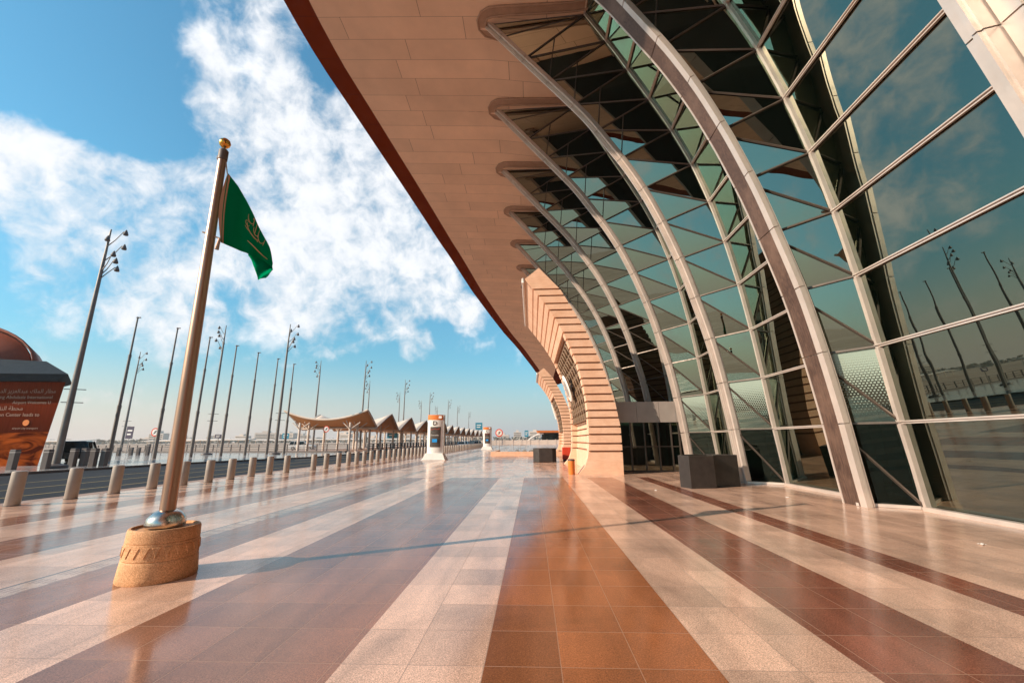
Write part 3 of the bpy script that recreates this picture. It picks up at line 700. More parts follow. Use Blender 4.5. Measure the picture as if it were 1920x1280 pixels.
dark_planter([(.05, 31.95), (.10, 31.72), (.48, 31.42), (1.45, 31.45), (1.74, 31.75), (1.74, 32.6), (.9, 32.9), (.1, 32.6)], .98, 'dark planter alone in the middle of the open plaza')
bn = thing('litter_bin', 'small orange cylindrical bin at the foot of the stone portal', 'bin', (1.83, 20.62, 0))
b = MB(); b.lathe([(.15, 0), (.155, .02), (.165, .64), (.15, .66), (0, .66)], 24); b.build('body', M['orange'], bn, smooth=True); b = MB(); b.lathe([(.172, .62), (.175, .68), (.13, .70), (0, .70)], 24); b.build('lid', M['dark_post'], bn, smooth=True)
rc = thing('red_cabinet', 'bright red cabinet box behind the orange bin beside the portal', 'cabinet', (2.62, 33.2, 0))
b = MB(); b.box((-.32, 0, .12), (.32, .45, 1.02)); b.build('body', M['red'], rc, bevel=.02); b = MB(); b.box((-.26, -.02, .3), (.26, -.002, .92)); b.build('door', M['red'], rc); b = MB(); b.box((-.28, .05, 0), (.28, .4, .12)); b.build('plinth', M['dark_post'], rc)

# ------------------------------------------------------------------ flagpole in its carved stone pot, flag
ft = thing('flagpole', 'tall bronze flagpole with gold ball rising from the carved stone pot', 'flagpole', (-4.63, 5.45, 0))
b = MB(); b.tube([(-.03, 0, .6), (-.075, 0, 3.3), (-.117, 0, 5.88)], [.088, .074, .056], 20); b.build('pole', M['bronze_pole'], ft, smooth=True)
b = MB(); b.lathe([(.205, 0), (.215, .03), (.20, .10), (.15, .16), (.095, .19), (0, .19)], 28, (-.03, 0, .575)); b.build('base_dome', M['steel'], ft, smooth=True)
b = MB(); b.lathe([(.058, 0), (.066, .01), (.066, .17), (.05, .19), (.012, .2), (.012, .27), (0, .27)], 18, (-.118, 0, 5.86)); b.box((-.20, -.02, 5.88), (-.16, .02, 5.94)); b.build('truck', M['dark_post'], ft, smooth=True)
b = MB(); b.lathe([(.001, -.082), (.04, -.072), (.07, -.042), (.082, 0), (.07, .042), (.04, .072), (.001, .082)], 24, (-.122, 0, 6.17)); b.build('finial_ball', M['gold'], ft, smooth=True)
b = MB(); b.tube([(-.21, -.02, 4.635), (.06, .0, 4.53)], .011, 6); b.tube([(.055, 0, 4.53), (.03, .005, 4.36)], [.016, .028], 8); b.build('halyard_ring', M['bronze_pole'], ft, smooth=True); b = MB()
for i in range(5): b.tube([(-.06 + .012 * i, 0, 5.86 - i * .048), (-.052 + .012 * i, .006, 5.82 - i * .048)], .009, 5)
b.build('chain', M['bronze_pole'], ft, smooth=True)
pt = thing('stone_pot', 'round carved sandstone pot holding the flagpole', 'pot', (-4.63, 5.43, 0))
b = MB(); prof = [(.395, 0), (.402, .015), (.398, .06), (.385, .2), (.381, .232), (.374, .240), (.381, .248), (.379, .30), (.372, .425), (.364, .432), (.371, .44), (.368, .50), (.366, .56), (.355, .582), (.335, .584), (.325, .555), (0, .55)]
b.lathe(prof, 64); n = 22
b.build('body', M['carved'], pt, smooth=True)
b = MB()
for i in range(n):
    a0, a1, a2 = (2 * PI * (i + q) / n for q in (.06, .5, .94))
    def cp(a, r, z): return (r * math.cos(a), r * math.sin(a), z)
    r0 = .383; r1 = .373
    b.add([cp(a0, r1 - .002, .40), cp(a2, r1 - .002, .40), cp(a1, r0 - .006, .272), cp(a0 + .03, r1 + .010, .393), cp(a2 - .03, r1 + .010, .393), cp(a1, r0 + .006, .292)], [(0, 1, 4, 3), (1, 2, 5, 4), (2, 0, 3, 5), (3, 4, 5)])
b.build('carved_triangle', M['carved'], pt)
fl = thing('flag', 'green flag with pale script and sword hanging slack from the bronze flagpole', 'flag', (-4.615, 5.45, 4.5))
TOP = [(-4.615, 5.45, 5.63), (-4.531, 5.577, 5.489), (-4.452, 5.697, 5.319), (-4.373, 5.817, 5.115), (-4.297, 5.933, 4.903), (-4.227, 6.039, 4.664), (-4.17, 6.126, 4.421)]
BOT = [(-4.582, 5.5, 4.49), (-4.515, 5.602, 4.477), (-4.458, 5.689, 4.465), (-4.404, 5.771, 4.457), (-4.356, 5.844, 4.427), (-4.286, 5.949, 4.405), (-4.166, 6.131, 4.352)]
FO = Vector((-4.615, 5.45, 4.5)); FN = Vector((.835, -.55, 0))
def fpt(s, t, off=0):
    i = min(int(s * 6), 5); f = s * 6 - i; a = Vector(lerp(TOP[i], TOP[i + 1], f)); c = Vector(lerp(BOT[i], BOT[i + 1], f))
    p = a.lerp(c, t); rip = .035 * math.sin(s * 9 + t * 2.2) * s + .02 * math.sin(s * 17 - t * 3) * s
    hem = Vector((-.02, -.015, 0)) * math.sin(PI * t) * (1 - s); return p + FN * (rip + off) + hem - FO
b = MB(); b.grid([[fpt(i / 36, j / 24) for j in range(25)] for i in range(37)])
b.build('cloth', M['flag'], fl, smooth=True)
b = MB(); fold = [(-4.387, 5.796, 4.46), (-4.323, 5.893, 4.449), (-4.26, 5.989, 4.427), (-4.203, 6.075, 4.381), (-4.164, 6.134, 4.341)]
low = [(-4.448, 5.948, 4.46), (-4.29, 5.888, 4.239), (-4.185, 5.839, 4.021), (-4.044, 5.813, 4.042), (-3.949, 5.809, 4.169)]
b.grid([[Vector(lerp(p, q, j / 8)) - FO + Vector((.0, .015 * math.sin(j * .9 + i), 0)) for j in range(9)] for i, (p, q) in enumerate(zip([lerp(fold[int(i / 4)], fold[min(int(i / 4) + 1, 4)], (i % 4) / 4) for i in range(17)], [lerp(low[int(i / 4)], low[min(int(i / 4) + 1, 4)], (i % 4) / 4) for i in range(17)]))])
b.build('folded_corner', M['flag'], fl, smooth=True)
b = MB(); b.grid([[fpt(0.0, j / 16, .006) + Vector((-.035, -.02, 0)) * math.sin(PI * j / 16) - Vector((.012, 0, 0)), fpt(.035, j / 16, .006)] for j in range(17)]); b.build('hem', M['hem'], fl)
def ribbon(b, pts, w):
    w *= .72
    ps = [fpt(s, t, .012) for s, t in pts]
    for i, (p, q) in enumerate(zip(ps[:-1], ps[1:])):
        f0 = w * (.45 + .55 * math.sin(PI * (i + .3) / len(ps))); f1 = w * (.45 + .55 * math.sin(PI * (i + 1.3) / len(ps)))
        d = (q - p).normalized(); u = d.cross(FN).normalized(); b.add([p - u * f0, p + u * f0, q + u * f1, q - u * f1], [(0, 1, 2, 3)])
def arcpts(s0, t0, rs, rt, a0, a1, n=10): return [(s0 + rs * math.cos(a0 + (a1 - a0) * i / n), t0 + rt * math.sin(a0 + (a1 - a0) * i / n)) for i in range(n + 1)]
b = MB()
ribbon(b, arcpts(.56, .30, .13, .16, PI * .95, PI * .05), .012); ribbon(b, arcpts(.47, .16, .05, .10, PI * 1.05, PI * .1), .009); ribbon(b, arcpts(.60, .22, .05, .13, PI, 0), .009)
ribbon(b, arcpts(.70, .2, .05, .16, PI, .1), .009); ribbon(b, [(.52, .02), (.525, .12), (.53, .24)], .008); ribbon(b, [(.58, .03), (.585, .2), (.59, .33)], .008); ribbon(b, [(.64, .04), (.645, .2), (.65, .32)], .007); ribbon(b, [(.75, .05), (.755, .2), (.76, .33)], .007)
ribbon(b, arcpts(.44, .33, .035, .05, 0, PI * 1.6), .007); ribbon(b, [(.41, .42), (.45, .44), (.49, .45)], .008)
for s, t in ((.43, .24), (.455, .25), (.5, .08), (.66, .42)): ribbon(b, [(s, t), (s + .012, t + .006), (s + .02, t + .012)], .010)
b.build('script', M['flag_light'], fl)
b = MB(); ribbon(b, [(.50, .69), (.58, .70), (.66, .695), (.74, .68), (.82, .66), (.9, .63)], .014); b.build('sword', M['flag_light'], fl)

# ------------------------------------------------------------------ bollards
bp = thing('bollard', 'x', 'bollard', (0, 0, 0), 0, 'round grey bollards along the plaza kerb')
b = MB(); b.lathe([(.145, 0), (.15, .01), (.15, .84), (.142, .872), (.11, .885), (0, .89)], 20); b.build('post', M['bollard'], bp, smooth=True)
b = MB(); b.lathe([(.165, 0), (.165, .012), (.15, .016)], 20); b.build('base_ring', M['dark_post'], bp)
BPOS = [(-13.72, 11.03), (-13.59, 12.35), (-13.54, 13.6), (-13.52, 14.95), (-13.44, 16.2), (-13.28, 17.3), (-13.22, 18.5), (-13.3, 20.0), (-13.22, 21.25), (-13.02, 22.4), (-12.6, 24.4), (-12.5, 25.7), (-12.42, 27.2)]
y = 28.6
while y < 118: BPOS.append((-12.4 + (y - 28) * .012, y)); y += 1.32 if y < 60 else 1.55
for i, (x, y) in enumerate(BPOS):
    lab = 'round grey bollard on the plaza kerb, %s from the left in the long row' % ordw(i)
    if i == 0: bp.location = (x, y, 0); bp['label'] = lab
    else: dup(bp, (x, y, 0), None, lab)
sq = thing('square_bollard', 'x', 'bollard', (0, 0, 0), .15, 'dark square bollards across the road')
b = MB(); b.box((-.17, -.17, 0), (.17, .17, 1.22)); b.build('post', M['dark_post'], sq, bevel=.02); b = MB(); b.box((-.172, -.172, 1.02), (.172, .172, 1.07)); b.build('band', M['metal_grey'], sq)
for i, (x, y, h, lab) in enumerate([(-32.76, 25.8, 1, 'dark square bollard in front of the red billboard wall'), (-30.97, 26.18, 1, 'dark square bollard at the right corner of the red billboard wall'), (-32.37, 29.0, 1, 'dark square bollard just right of the tall lamp foot, rear of that pair'), (-32.0, 29.4, 1, 'dark square bollard just right of the tall lamp foot, front of that pair'),
    (-30.76, 28.9, 1, 'dark square bollard of the pair standing alone right of the lamp, left one'), (-30.3, 29.2, 1, 'dark square bollard of the pair standing alone right of the lamp, right one'), (-55.3, 50.9, .8, 'distant dark bollard by the railing behind the black car'), (-53.7, 52, .8, 'distant dark bollard by the railing left of the nearest thin mast'), (-52.4, 52.2, .8, 'distant dark bollard by the railing just right of the nearest thin mast'), (-53, 54.5, .8, 'distant dark bollard by the railing under the small purple board'), (-51.8, 54.3, .8, 'distant dark bollard by the railing left of the round road sign'), (-49.5, 53.2, 1.15, 'taller dark bollard at the round road sign by the railing')]):
    o = sq if i == 0 else dup(sq)
    o.location = (x, y, 0); o.scale = (1, 1, h); o['label'] = lab

# ------------------------------------------------------------------ masts and lamps
mt = thing('bare_flag_mast', 'x', 'mast', (0, 0, 0), 0, 'bare telescopic masts across the road')
b = MB(); b.tube([(0, 0, 0), (0, 0, 4.6)], [.17, .15], 12); b.build('lower_tube', M['mast'], mt, smooth=True)
b = MB(); b.tube([(0, 0, 4.5), (0, 0, 4.8)], .165, 12); b.tube([(0, 0, 4.6), (0, 0, 9.3)], [.13, .115], 12); b.build('middle_tube', M['mast'], mt, smooth=True)
b = MB(); b.tube([(0, 0, 9.15), (0, 0, 9.45)], .13, 12); b.tube([(0, 0, 9.3), (0, 0, 13)], [.09, .07], 12); b.build('upper_tube', M['mast'], mt, smooth=True)
b = MB(); b.box((-.08, -.05, 13), (.3, .05, 13.09)); b.lathe([(.11, 0), (.11, .12), (0, .14)], 10, (0, 0, 12.98)); b.build('truck', M['dark_post'], mt)
for i, (x, y, h) in enumerate([(-39.2, 38.2, 13.7), (-38.3, 42.0, 13.6), (-37.6, 45.8, 13.5), (-36.6, 49.0, 13.2), (-35.2, 51.2, 12.75), (-34.2, 53.9, 12.45), (-33.1, 55.9, 12.05)]):
    o = mt if i == 0 else dup(mt); o.location = (x, y, 0); o.scale = (1, 1, h / 13); o['label'] = 'bare grey telescopic mast, %s from the left in the row of seven' % ordw(i)
def lamp_proto(side):
    t = thing('street_lamp', 'x', 'lamp', (0, 0, 0), 0, 'tall multi-headed street lamps')
    b = MB(); b.tube([(0, 0, .1), (0, 0, 6), (0, 0, 14.2), (.02 * side, 0, 17.3)], [.21, .17, .11, .05], 12); b.build('pole', M['mast'], t, smooth=True)
    b = MB(); b.lathe([(.6, 0), (.64, .05), (.6, .16), (.35, .24), (.24, .28), (0, .28)], 20); b.build('base', M['dark_post'], t, smooth=True)
    b = MB(); b.bar((-.35, -.3, 5.2), (.6, .3, 5.2), .05); b.bar((-.35, -.3, 4.3), (.6, .3, 4.3), .05); b.build('bracket', M['dark_post'], t)
    HS = [(1.1, .15, 17.0, 16.2), (.55, -.55, 16.2, 15.4), (1.05, .3, 15.9, 15.0), (.95, -.25, 15.1, 14.2), (.4, .5, 14.9, 13.9), (.75, .4, 14.2, 13.6)]
    for dx, dy, zt, zb in HS:
        h = MB(); h.tube([(0, 0, zb - .3), (dx * .45 * side, dy * .4, zb + .25), (dx * .85 * side, dy * .85, zt + .15)], [.04, .03, .025], 6); arm = h.build('arm', M['mast'], t, smooth=True)
        h = MB(); h.lathe([(.01, .32), (.06, .23), (.13, .05), (.165, -.07), (.14, -.14), (.04, -.17), (0, -.18)], 14, (dx * side, dy, zt)); h.build('lamp_head', M['dark_post'], arm, smooth=True)
    return t
LR = lamp_proto(1); LL = lamp_proto(-1)
LAMPS = [(1, -31.6, 27.3, 'tall street lamp with heads to the right beside the billboard pavilion, largest of all lamps'), (1, -33.0, 53.8, 'tall street lamp with heads to the right between the two last bare masts'), (1, -33.1, 81.0, 'street lamp with right-hand heads rising behind the first big canopy peak'), (1, -33.4, 108.7, 'street lamp with right-hand heads rising behind the third canopy peak'), (1, -33.8, 138, 'street lamp with right-hand heads seen just above the letter D sign'), (1, -33, 165, 'faint street lamp with right-hand heads just right of the letter D sign'), (1, -34.4, 194, 'very faint small street lamp, second to the right of the letter D sign'), (1, -36, 240, 'tiniest street lamp at the far right end of the lamp rows'),
 (0, -42.1, 53.8, 'tall street lamp with heads to the left behind the bronze flagpole'), (0, -42, 80.3, 'street lamp with left-hand heads above the gap between the first two canopies'), (0, -43, 108.8, 'street lamp with left-hand heads between the first and second canopy peaks'), (0, -43.7, 137, 'street lamp with left-hand heads close beside a nearer right-hand lamp'), (0, -44, 166, 'faint street lamp with left-hand heads left of the letter D sign'), (0, -44.3, 196, 'very faint street lamp directly above the letter D sign'),
 (1, -69.5, 69.5, 'smaller distant street lamp standing just right of the nearest bare mast')]
done = {0: 0, 1: 0}
for s, x, y, lab in LAMPS:
    P0 = LR if s else LL
    o = P0 if not done[s] else dup(P0); done[s] = 1; o.location = (x, y, 0); o['label'] = lab

# ------------------------------------------------------------------ tensile canopies
def canopy(half=False):
    t = thing('tensile_canopy', 'x', 'canopy', (0, 0, 0), 0, 'tensile shade canopies in a row along the road')
    def S_(u, v):
        x = -6.6 + 12.9 * v; q = u if half else (u - .5) * 2; e = (v - .5) * 2
        zr = 4.75 + 1.38 * e * e; zl = 3.5 + .15 * (1 - e * e)
        return (x - .5 * abs(q) * (e > 0) * e, q * 5.95, zr - (zr - zl) * (abs(q) ** 1.12))
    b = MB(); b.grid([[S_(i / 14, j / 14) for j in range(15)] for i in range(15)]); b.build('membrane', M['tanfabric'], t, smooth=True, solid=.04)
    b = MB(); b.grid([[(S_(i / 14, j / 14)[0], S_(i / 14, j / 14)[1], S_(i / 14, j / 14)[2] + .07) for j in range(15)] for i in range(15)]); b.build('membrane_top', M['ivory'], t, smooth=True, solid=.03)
    b = MB()
    for f in (lambda q: S_(q, 0), lambda q: S_(q, 1), lambda q: S_(0, q), lambda q: S_(1, q)): b.tube([f(i / 14) for i in range(15)], .13, 6)
    b.build('edge_beam', M['ivory'], t, smooth=True)
    for (x, y) in (((3.6, .5), (3.6, 3.2), (-4.2, 3.2), (-4.2, .5)) if half else ((3.6, -2.6), (3.6, 2.6), (-4.2, 2.6), (-4.2, -2.6))):
        q = MB(); q.tube([(x, y, 0), (x, y, 4.35)], [.2, .17], 10); po = q.build('post', M['cream'], t, smooth=True)
        q = MB()
        for dx, dy in ((1.5, 0), (-1.2, 0), (0, 1.5), (0, -1.5)): q.tube([(x, y, 3.3), (x + dx, y + dy, 4.35 if dx else (4.5 if dy * y < 0 else 3.85))], .07, 6)
        q.build('strut', M['cream'], po, smooth=True)
    return t
cp = canopy(True); cp2 = canopy(); CY_ = [62.4, 73.2, 85.2, 97.3, 108.6, 118.8, 129, 140, 151, 163, 175, 188, 201, 214, 228, 243]
for i, y in enumerate(CY_):
    o = (cp, cp2)[i] if i < 2 else dup(cp2); o.location = (-31.0 + .006 * (y - 62), y, 0)
    o['label'] = 'tan winged shade canopy open at its near side on pale posts, nearest and largest' if i == 0 else 'tan gabled shade canopy, %s behind the nearest one along the road' % ordw(i - 1)

# ------------------------------------------------------------------ railing beyond the road
def railing(label, a, c, n, pw, rails, rw):
    t = thing('railing', label, 'railing', (0, 0, 0)); a, c = Vector(a), Vector(c); q = MB(); q.box((-pw, -pw, 0), (pw, pw, 1.2)); first = None
    for i in range(n + 1):
        p = a.lerp(c, i / n)
        if first is None: first = o = q.build('post', M['dark_post'], t)
        else: o = first.copy(); COL.objects.link(o); o.parent = t
        o.location = p
    for z in rails: q = MB(); q.bar(a + Vector((0, 0, z)), c + Vector((0, 0, z)), rw, rw); q.build('rail', M['dark_post'], t)
    q = MB(); q.bar(a + Vector((0, -.4, .1)), c + Vector((0, -.4, .1)), .5, .22); q.build('footing', M['dark_post'], t)
railing('long thin metal railing running behind the masts at the edge of the far road', (-84, 71.6, 0), (-27, 61.6, 0), 34, .06, (1.15, .8, .45), .07)
railing('dark metal railing running under the shade canopies along the road', (-24.3, 62.5, 0), (-23.4, 241, 0), 90, .1, (1.18, .85, .5, .2), .10)

# ------------------------------------------------------------------ totem signs
def totem(letter, label, loc):
    t = thing('totem_sign', label, 'sign', loc, 0, 'white totem signs with orange tops')
    b = MB(); b.prism([(-1.05, -.55), (1.0, -.55), (1.1, .45), (-1.1, .45)], 0, .03)
    b.hexa([(-1.0, -.5, .03), (.95, -.5, .03), (1.05, .42, .03), (-1.05, .42, .03), (-.72, -.36, .56), (.72, -.36, .56), (.72, .3, .56), (-.72, .3, .56)]); b.build('plinth', M['white'], t, bevel=.03)
    def cyl(z0_, z1_, r, mat, nm, a0=-.62, a1=.62):
        q = MB(); R_ = 1.15; pts = [(R_ * math.sin(a0 + (a1 - a0) * i / 12), R_ * (1 - math.cos(a0 + (a1 - a0) * i / 12)) - .32 - r) for i in range(13)] + [(R_ * math.sin(a1), .28), (R_ * math.sin(a0), .28)]
        q.prism(pts, z0_, z1_); return q.build(nm, mat, t)
    cyl(.56, 3.3, 0, M['white'], 'body'); cyl(3.3, 3.72, .012, M['orange'], 'cap'); sc = cyl(1.05, 2.72, .015, M['screen'], 'panel', -.36, .44)
    b = MB(); b.box((.66, -.15, .56), (.74, .28, 3.72)); b.build('side_trim', M['metal_grey'], t)
    R90 = (PI / 2, 0, 0)
    text('letter', letter, .50, M['black_paint'], t, (-.02, -.345, 2.86), R90, .006)
    b = MB(); b.box((.30, -.32, 3.42), (.55, -.22, 3.62)); b.build('emblem', M['white'], t)
    text('panel_text', 'Domestic', .17, M['white'], t, (.02, -.352, 1.98), R90, .004); text('panel_text', arabic('المسافرين'), .17, M['red'], t, (.02, -.352, 2.5), R90, .004)
    b = MB(); b.box((-.2, -.362, 1.45), (.22, -.345, 1.72)); b.build('blue_panel', M['blue'], t); return t
totem('D', 'white totem sign with orange cap and black letter D, the nearer one', (-8.22, 36, 0)); totem('C', 'white totem sign with orange cap, the smaller farther one', (-7.55, 71.5, 0))

# ------------------------------------------------------------------ road signs
def round_road_sign(label, loc, h=2.6, r=.42):
    t = thing('road_sign', label, 'sign', loc, 0, 'round road signs'); b = MB(); b.tube([(0, 0, 0), (0, 0, h)], .04, 8); b.build('pole', M['metal_grey'], t)
    q = MB(); q.lathe([(0, -.012), (r, -.012), (r, .012), (0, .012)], 24); q.v = [(x, z - .06, y + h) for x, y, z in q.v]; q.build('disc', M['red'], t)
    q = MB(); q.lathe([(0, -.008), (r * .74, -.008), (r * .74, .008), (0, .008)], 24); q.v = [(x, z - .078, y + h) for x, y, z in q.v]; q.build('face', M['white'], t)
    q = MB(); q.bar((-r * .4, -.095, h - r * .4), (r * .4, -.095, h + r * .4), .07, .012); q.box((-r * .12, -.092, h - r * .3), (r * .12, -.087, h + r * .3)); q.build('symbol', M['black_paint'], t); return t
round_road_sign('round red-rimmed road sign on a thin pole near the second bare mast', (-49.3, 53.6, 0), 2.9, .55)
round_road_sign('round red-rimmed road sign in front of the nearest shade canopy', (-29.6, 60.0, 0), 3.3, .45)
round_road_sign('round red-rimmed road sign right of the far totem sign', (-4.75, 61.4, 0), 2.6, .55)
def board(label, loc, w, h, z, mat):
    t = thing('sign_board', label, 'sign', loc); b = MB(); b.tube([(0, 0, 0), (0, 0, z + h)], .05, 8); b.build('pole', M['metal_grey'], t); b = MB(); b.box((-w / 2, -.1, z), (w / 2, -.052, z + h)); b.build('panel', mat, t, bevel=.02)
    b = MB(); b.box((-w * .32, -.108, z + h * .6), (w * .32, -.102, z + h * .72)); b.box((-w * .32, -.108, z + h * .3), (w * .2, -.102, z + h * .42)); b.build('stripe', M['white'], t)
M['purple'] = simple('dark_purple_panel', (.045, .035, .07), .5); M['teal_blue'] = simple('teal_blue_panel', (.03, .22, .32), .5)
board('small dark purple board on a pole between the first lamp and mast', (-64, 65, 0), 1.2, 1.9, 2.2, M['purple'])
board('small dark sign board low behind the third bare mast', (-42.5, 56, 0), .9, .5, 2.1, M['purple'])
board('blue direction board standing beyond the railing behind the sixth mast', (-58, 98, 0), 1.7, 1.3, 2.2, M['teal_blue'])
board('dark blue board under the left wing of the nearest canopy', (-43, 79, 0), 1.5, .9, 3.6, M['purple'])
board('blue board seen under the second canopy', (-34.5, 104, 0), 2.6, 2.0, 2.2, M['teal_blue'])
board('round-looking teal sign beside the far totem', (-13.8, 110, 0), 1.8, 1.8, 4.2, M['teal_blue'])
board('tiny blue sign far off left of the white-vaulted building', (-2.0, 150, 0), 1.3, 2.2, 2.6, M['teal_blue'])

# ------------------------------------------------------------------ billboard pavilion at the left
def poster():
    m = Mat('printed_poster'); o = m.obj(); x, y, z = m.xyz(o)
    sand = m.noise(m.scale(o, (.35, 1, .9)), 1.2, 3, .5, 1.6); c1 = m.mix(m.mapr(sand, .38, .6, 0, 1), (.06, .010, .004), (.36, .075, .014))
    c2 = m.mix(m.mapr(z, 2.0, 6.2, 0, 1), (.06, .012, .006), (.20, .034, .013)); c2 = m.mix(1, c2, m.mapr(m.noise(m.scale(o, (6, 1, .3)), 3, 4), .3, .7, .85, 1.15), 'MULTIPLY')
    c = m.mix(m.math('GREATER_THAN', z, m.math('ADD', 2.42, m.math('MULTIPLY', x, .03))), c1, c2); m.bsdf(c, .7, 0, .0); return m.m
M['poster'] = poster()
pv = thing('billboard_pavilion', 'red-brown billboard pavilion with blue-grey canopy roof at the left edge', 'kiosk', (-36.1, 30.0, 0), rad(8))
b = MB(); b.hexa([(-9, 0, 0), (0, 0, 0), (-5, 4, 0), (-9, 4, 0), (-9.2, -.25, 6.1), (.75, -.25, 6.1), (-4.5, 4, 6.1), (-9, 4, 6.1)]); b.build('poster_wall', M['poster'], pv)
b = MB(); b.hexa([(-10, -.6, 6.12), (.8, -1.0, 6.12), (-4, 4.4, 6.12), (-10, 4.4, 6.12), (-10, -1.6, 6.55), (1.9, -1.5, 6.52), (-3, 4.6, 6.52), (-10, 4.6, 6.55)]); b.hexa([(-10, -1.6, 6.56), (1.9, -1.5, 6.53), (-3, 4.6, 6.53), (-10, 4.6, 6.56), (-10, -.8, 8.0), (-.6, -.6, 7.62), (-4.5, 4, 7.62), (-10, 4, 8.0)]); b.build('canopy_roof', M['roof_blue'], pv)
b = MB(); vr = lambda i, k: (-9.2 + 7.4 * k * math.cos(PI * .62 * i / 14), 7.4 + 3.5 * k * math.sin(PI * .62 * i / 14))
b.grid([[(vr(i, 1)[0] - max(0, yy) * .8, yy, vr(i, 1)[1]) for yy in (-.3, 4)] for i in range(15)]); b.add([(vr(i, .93)[0], .1, vr(i, .93)[1]) for i in range(15)] + [(-14, .1, 7.4)], [tuple(range(16))]); b.build('vault', M['rust'], pv, smooth=True, solid=.14)
RT = (PI / 2 + .04, 0, 0)
M['print'] = simple('pale_print', (.34, .20, .14), .6)
text('poster_text', arabic('مطار الملك عبدالعزيز الدولي يرحب بكم'), .40, M['print'], pv, (.25, -.235, 5.28), RT, .004, 'RIGHT')
text('poster_text', 'King Abdulaziz International', .34, M['print'], pv, (.1, -.225, 4.85), RT, .004, 'RIGHT'); text('poster_text', 'Airport Welcomes U', .30, M['print'], pv, (.05, -.21, 4.47), RT, .004, 'RIGHT')
text('poster_text', arabic('محطة النقل'), .42, M['print'], pv, (-1.75, -.19, 4.0), RT, .004, 'RIGHT'); text('poster_text', 'Transportation Center leads to', .36, M['print'], pv, (-.55, -.18, 3.55), RT, .004, 'RIGHT')
b = MB(); b.lathe([(0, 0), (.22, 0), (.22, .01), (0, .01)], 20); b.v = [(x - 1.35, -.17 + z, y + 3.08) for x, y, z in b.v]; b.build('emblem', M['orange'], pv)
text('poster_text', arabic('المدينة') if False else 'airport city transport', .2, M['print'], pv, (-1.35, -.13, 2.62), RT, .004)

# ------------------------------------------------------------------ vehicles
def car(label, loc, rz, paint, suv=False, group='cars parked along the far road'):
    t = thing('parked_car', label, 'car', loc, rz, group); L_, Wd = (2.45, .95) if suv else (2.2, .88); hb = .98 if suv else .82; ht = 1.76 if suv else 1.42
    prof = [(-L_, .35), (-L_, hb * .9), (-L_ * .93, hb), (L_ * .45, hb + .04), (L_ * .95, hb * .86), (L_, hb * .6), (L_, .35)]
    b = MB(); n = len(prof)
    def side(w): return [(x, w, z) for x, z in prof]
    V = side(-Wd) + side(Wd); b.add(V, [tuple(range(n - 1, -1, -1)), tuple(range(n, 2 * n))] + [(i, (i + 1) % n, n + (i + 1) % n, n + i) for i in range(n)]); b.build('body', paint, t, bevel=.06)
    xr, xf = (-L_ * .96, L_ * .12) if suv else (-L_ * .72, L_ * .2)
    b = MB(); b.hexa([(xr, -Wd * .95, hb), (L_ * .48, -Wd * .95, hb), (L_ * .48, Wd * .95, hb), (xr, Wd * .95, hb), (xr + .25, -Wd * .78, ht - .08), (xf, -Wd * .78, ht - .08), (xf, Wd * .78, ht - .08), (xr + .25, Wd * .78, ht - .08)]); b.build('window', M['carglass'], t)
    b = MB(); b.hexa([(xr + .22, -Wd * .8, ht - .08), (xf + .04, -Wd * .8, ht - .08), (xf + .04, Wd * .8, ht - .08), (xr + .22, Wd * .8, ht - .08), (xr + .35, -Wd * .68, ht), (xf - .2, -Wd * .68, ht), (xf - .2, Wd * .68, ht), (xr + .35, Wd * .68, ht)]); b.build('roof', paint, t, bevel=.03)
    for s in (-1, 1):
        for xa, xb in ((xr + .02, xr + .25), (xr + .95, xr + 1.0), ((xr + xf) * .5 + .25, (xr + xf) * .5 + .25), (L_ * .46, xf + .02)): b = MB(); b.bar((xa, s * Wd * .955, hb), (xb, s * Wd * .80, ht - .06), .13, .05, (1, 0, 0)); b.build('pillar', paint, t)
    for x in (-L_ * .62, L_ * .62):
        for s in (-1, 1):
            q = MB(); q.lathe([(0, -.11), (.33, -.11), (.36, -.06), (.36, .06), (.33, .11), (0, .11)], 20); q.v = [(a + x, c_ + s * (Wd - .08), b_ + .36) for a, b_, c_ in q.v]; w = q.build('wheel', M['tyre'], t, smooth=True)
            q = MB(); q.lathe([(0, -.02), (.2, -.02), (.22, 0), (.2, .02), (0, .02)], 16); q.v = [(a + x, c_ + s * (Wd + .035), b_ + .36) for a, b_, c_ in q.v]; q.build('rim', M['metal_grey'], w)
    for s in (-1, 1):
        q = MB(); q.box((L_ - .06, s * .6 - .16, hb * .66), (L_ + .01, s * .6 + .16, hb * .8)); q.build('headlight', M['white'], t); q = MB(); q.box((-L_ - .01, s * .68 - .1, hb * .6), (-L_ + .05, s * .68 + .1, hb * .88)); q.build('tail_light', M['red'], t)
    return t
car('black SUV parked behind the billboard pavilion and the tall lamp', (-38.6, 34.9, 0), rad(128), M['carpaint'], True)
for i, (x, y, rz, pm, lab) in enumerate([(-16.5, 100, 95, 'silver', 'small silver car far along the road near the far totem'), (-17.5, 112, 88, 'white', 'small white car far along the road, behind the silver one'), (-16.0, 126, 90, 'carpaint', 'small dark car far along the road, farthest in its line'), (-46, 84, 12, 'white', 'white van-like car behind the railing under the first canopy')]):
    car(lab, (x, y, -.1), rad(rz), M[pm], i == 3)

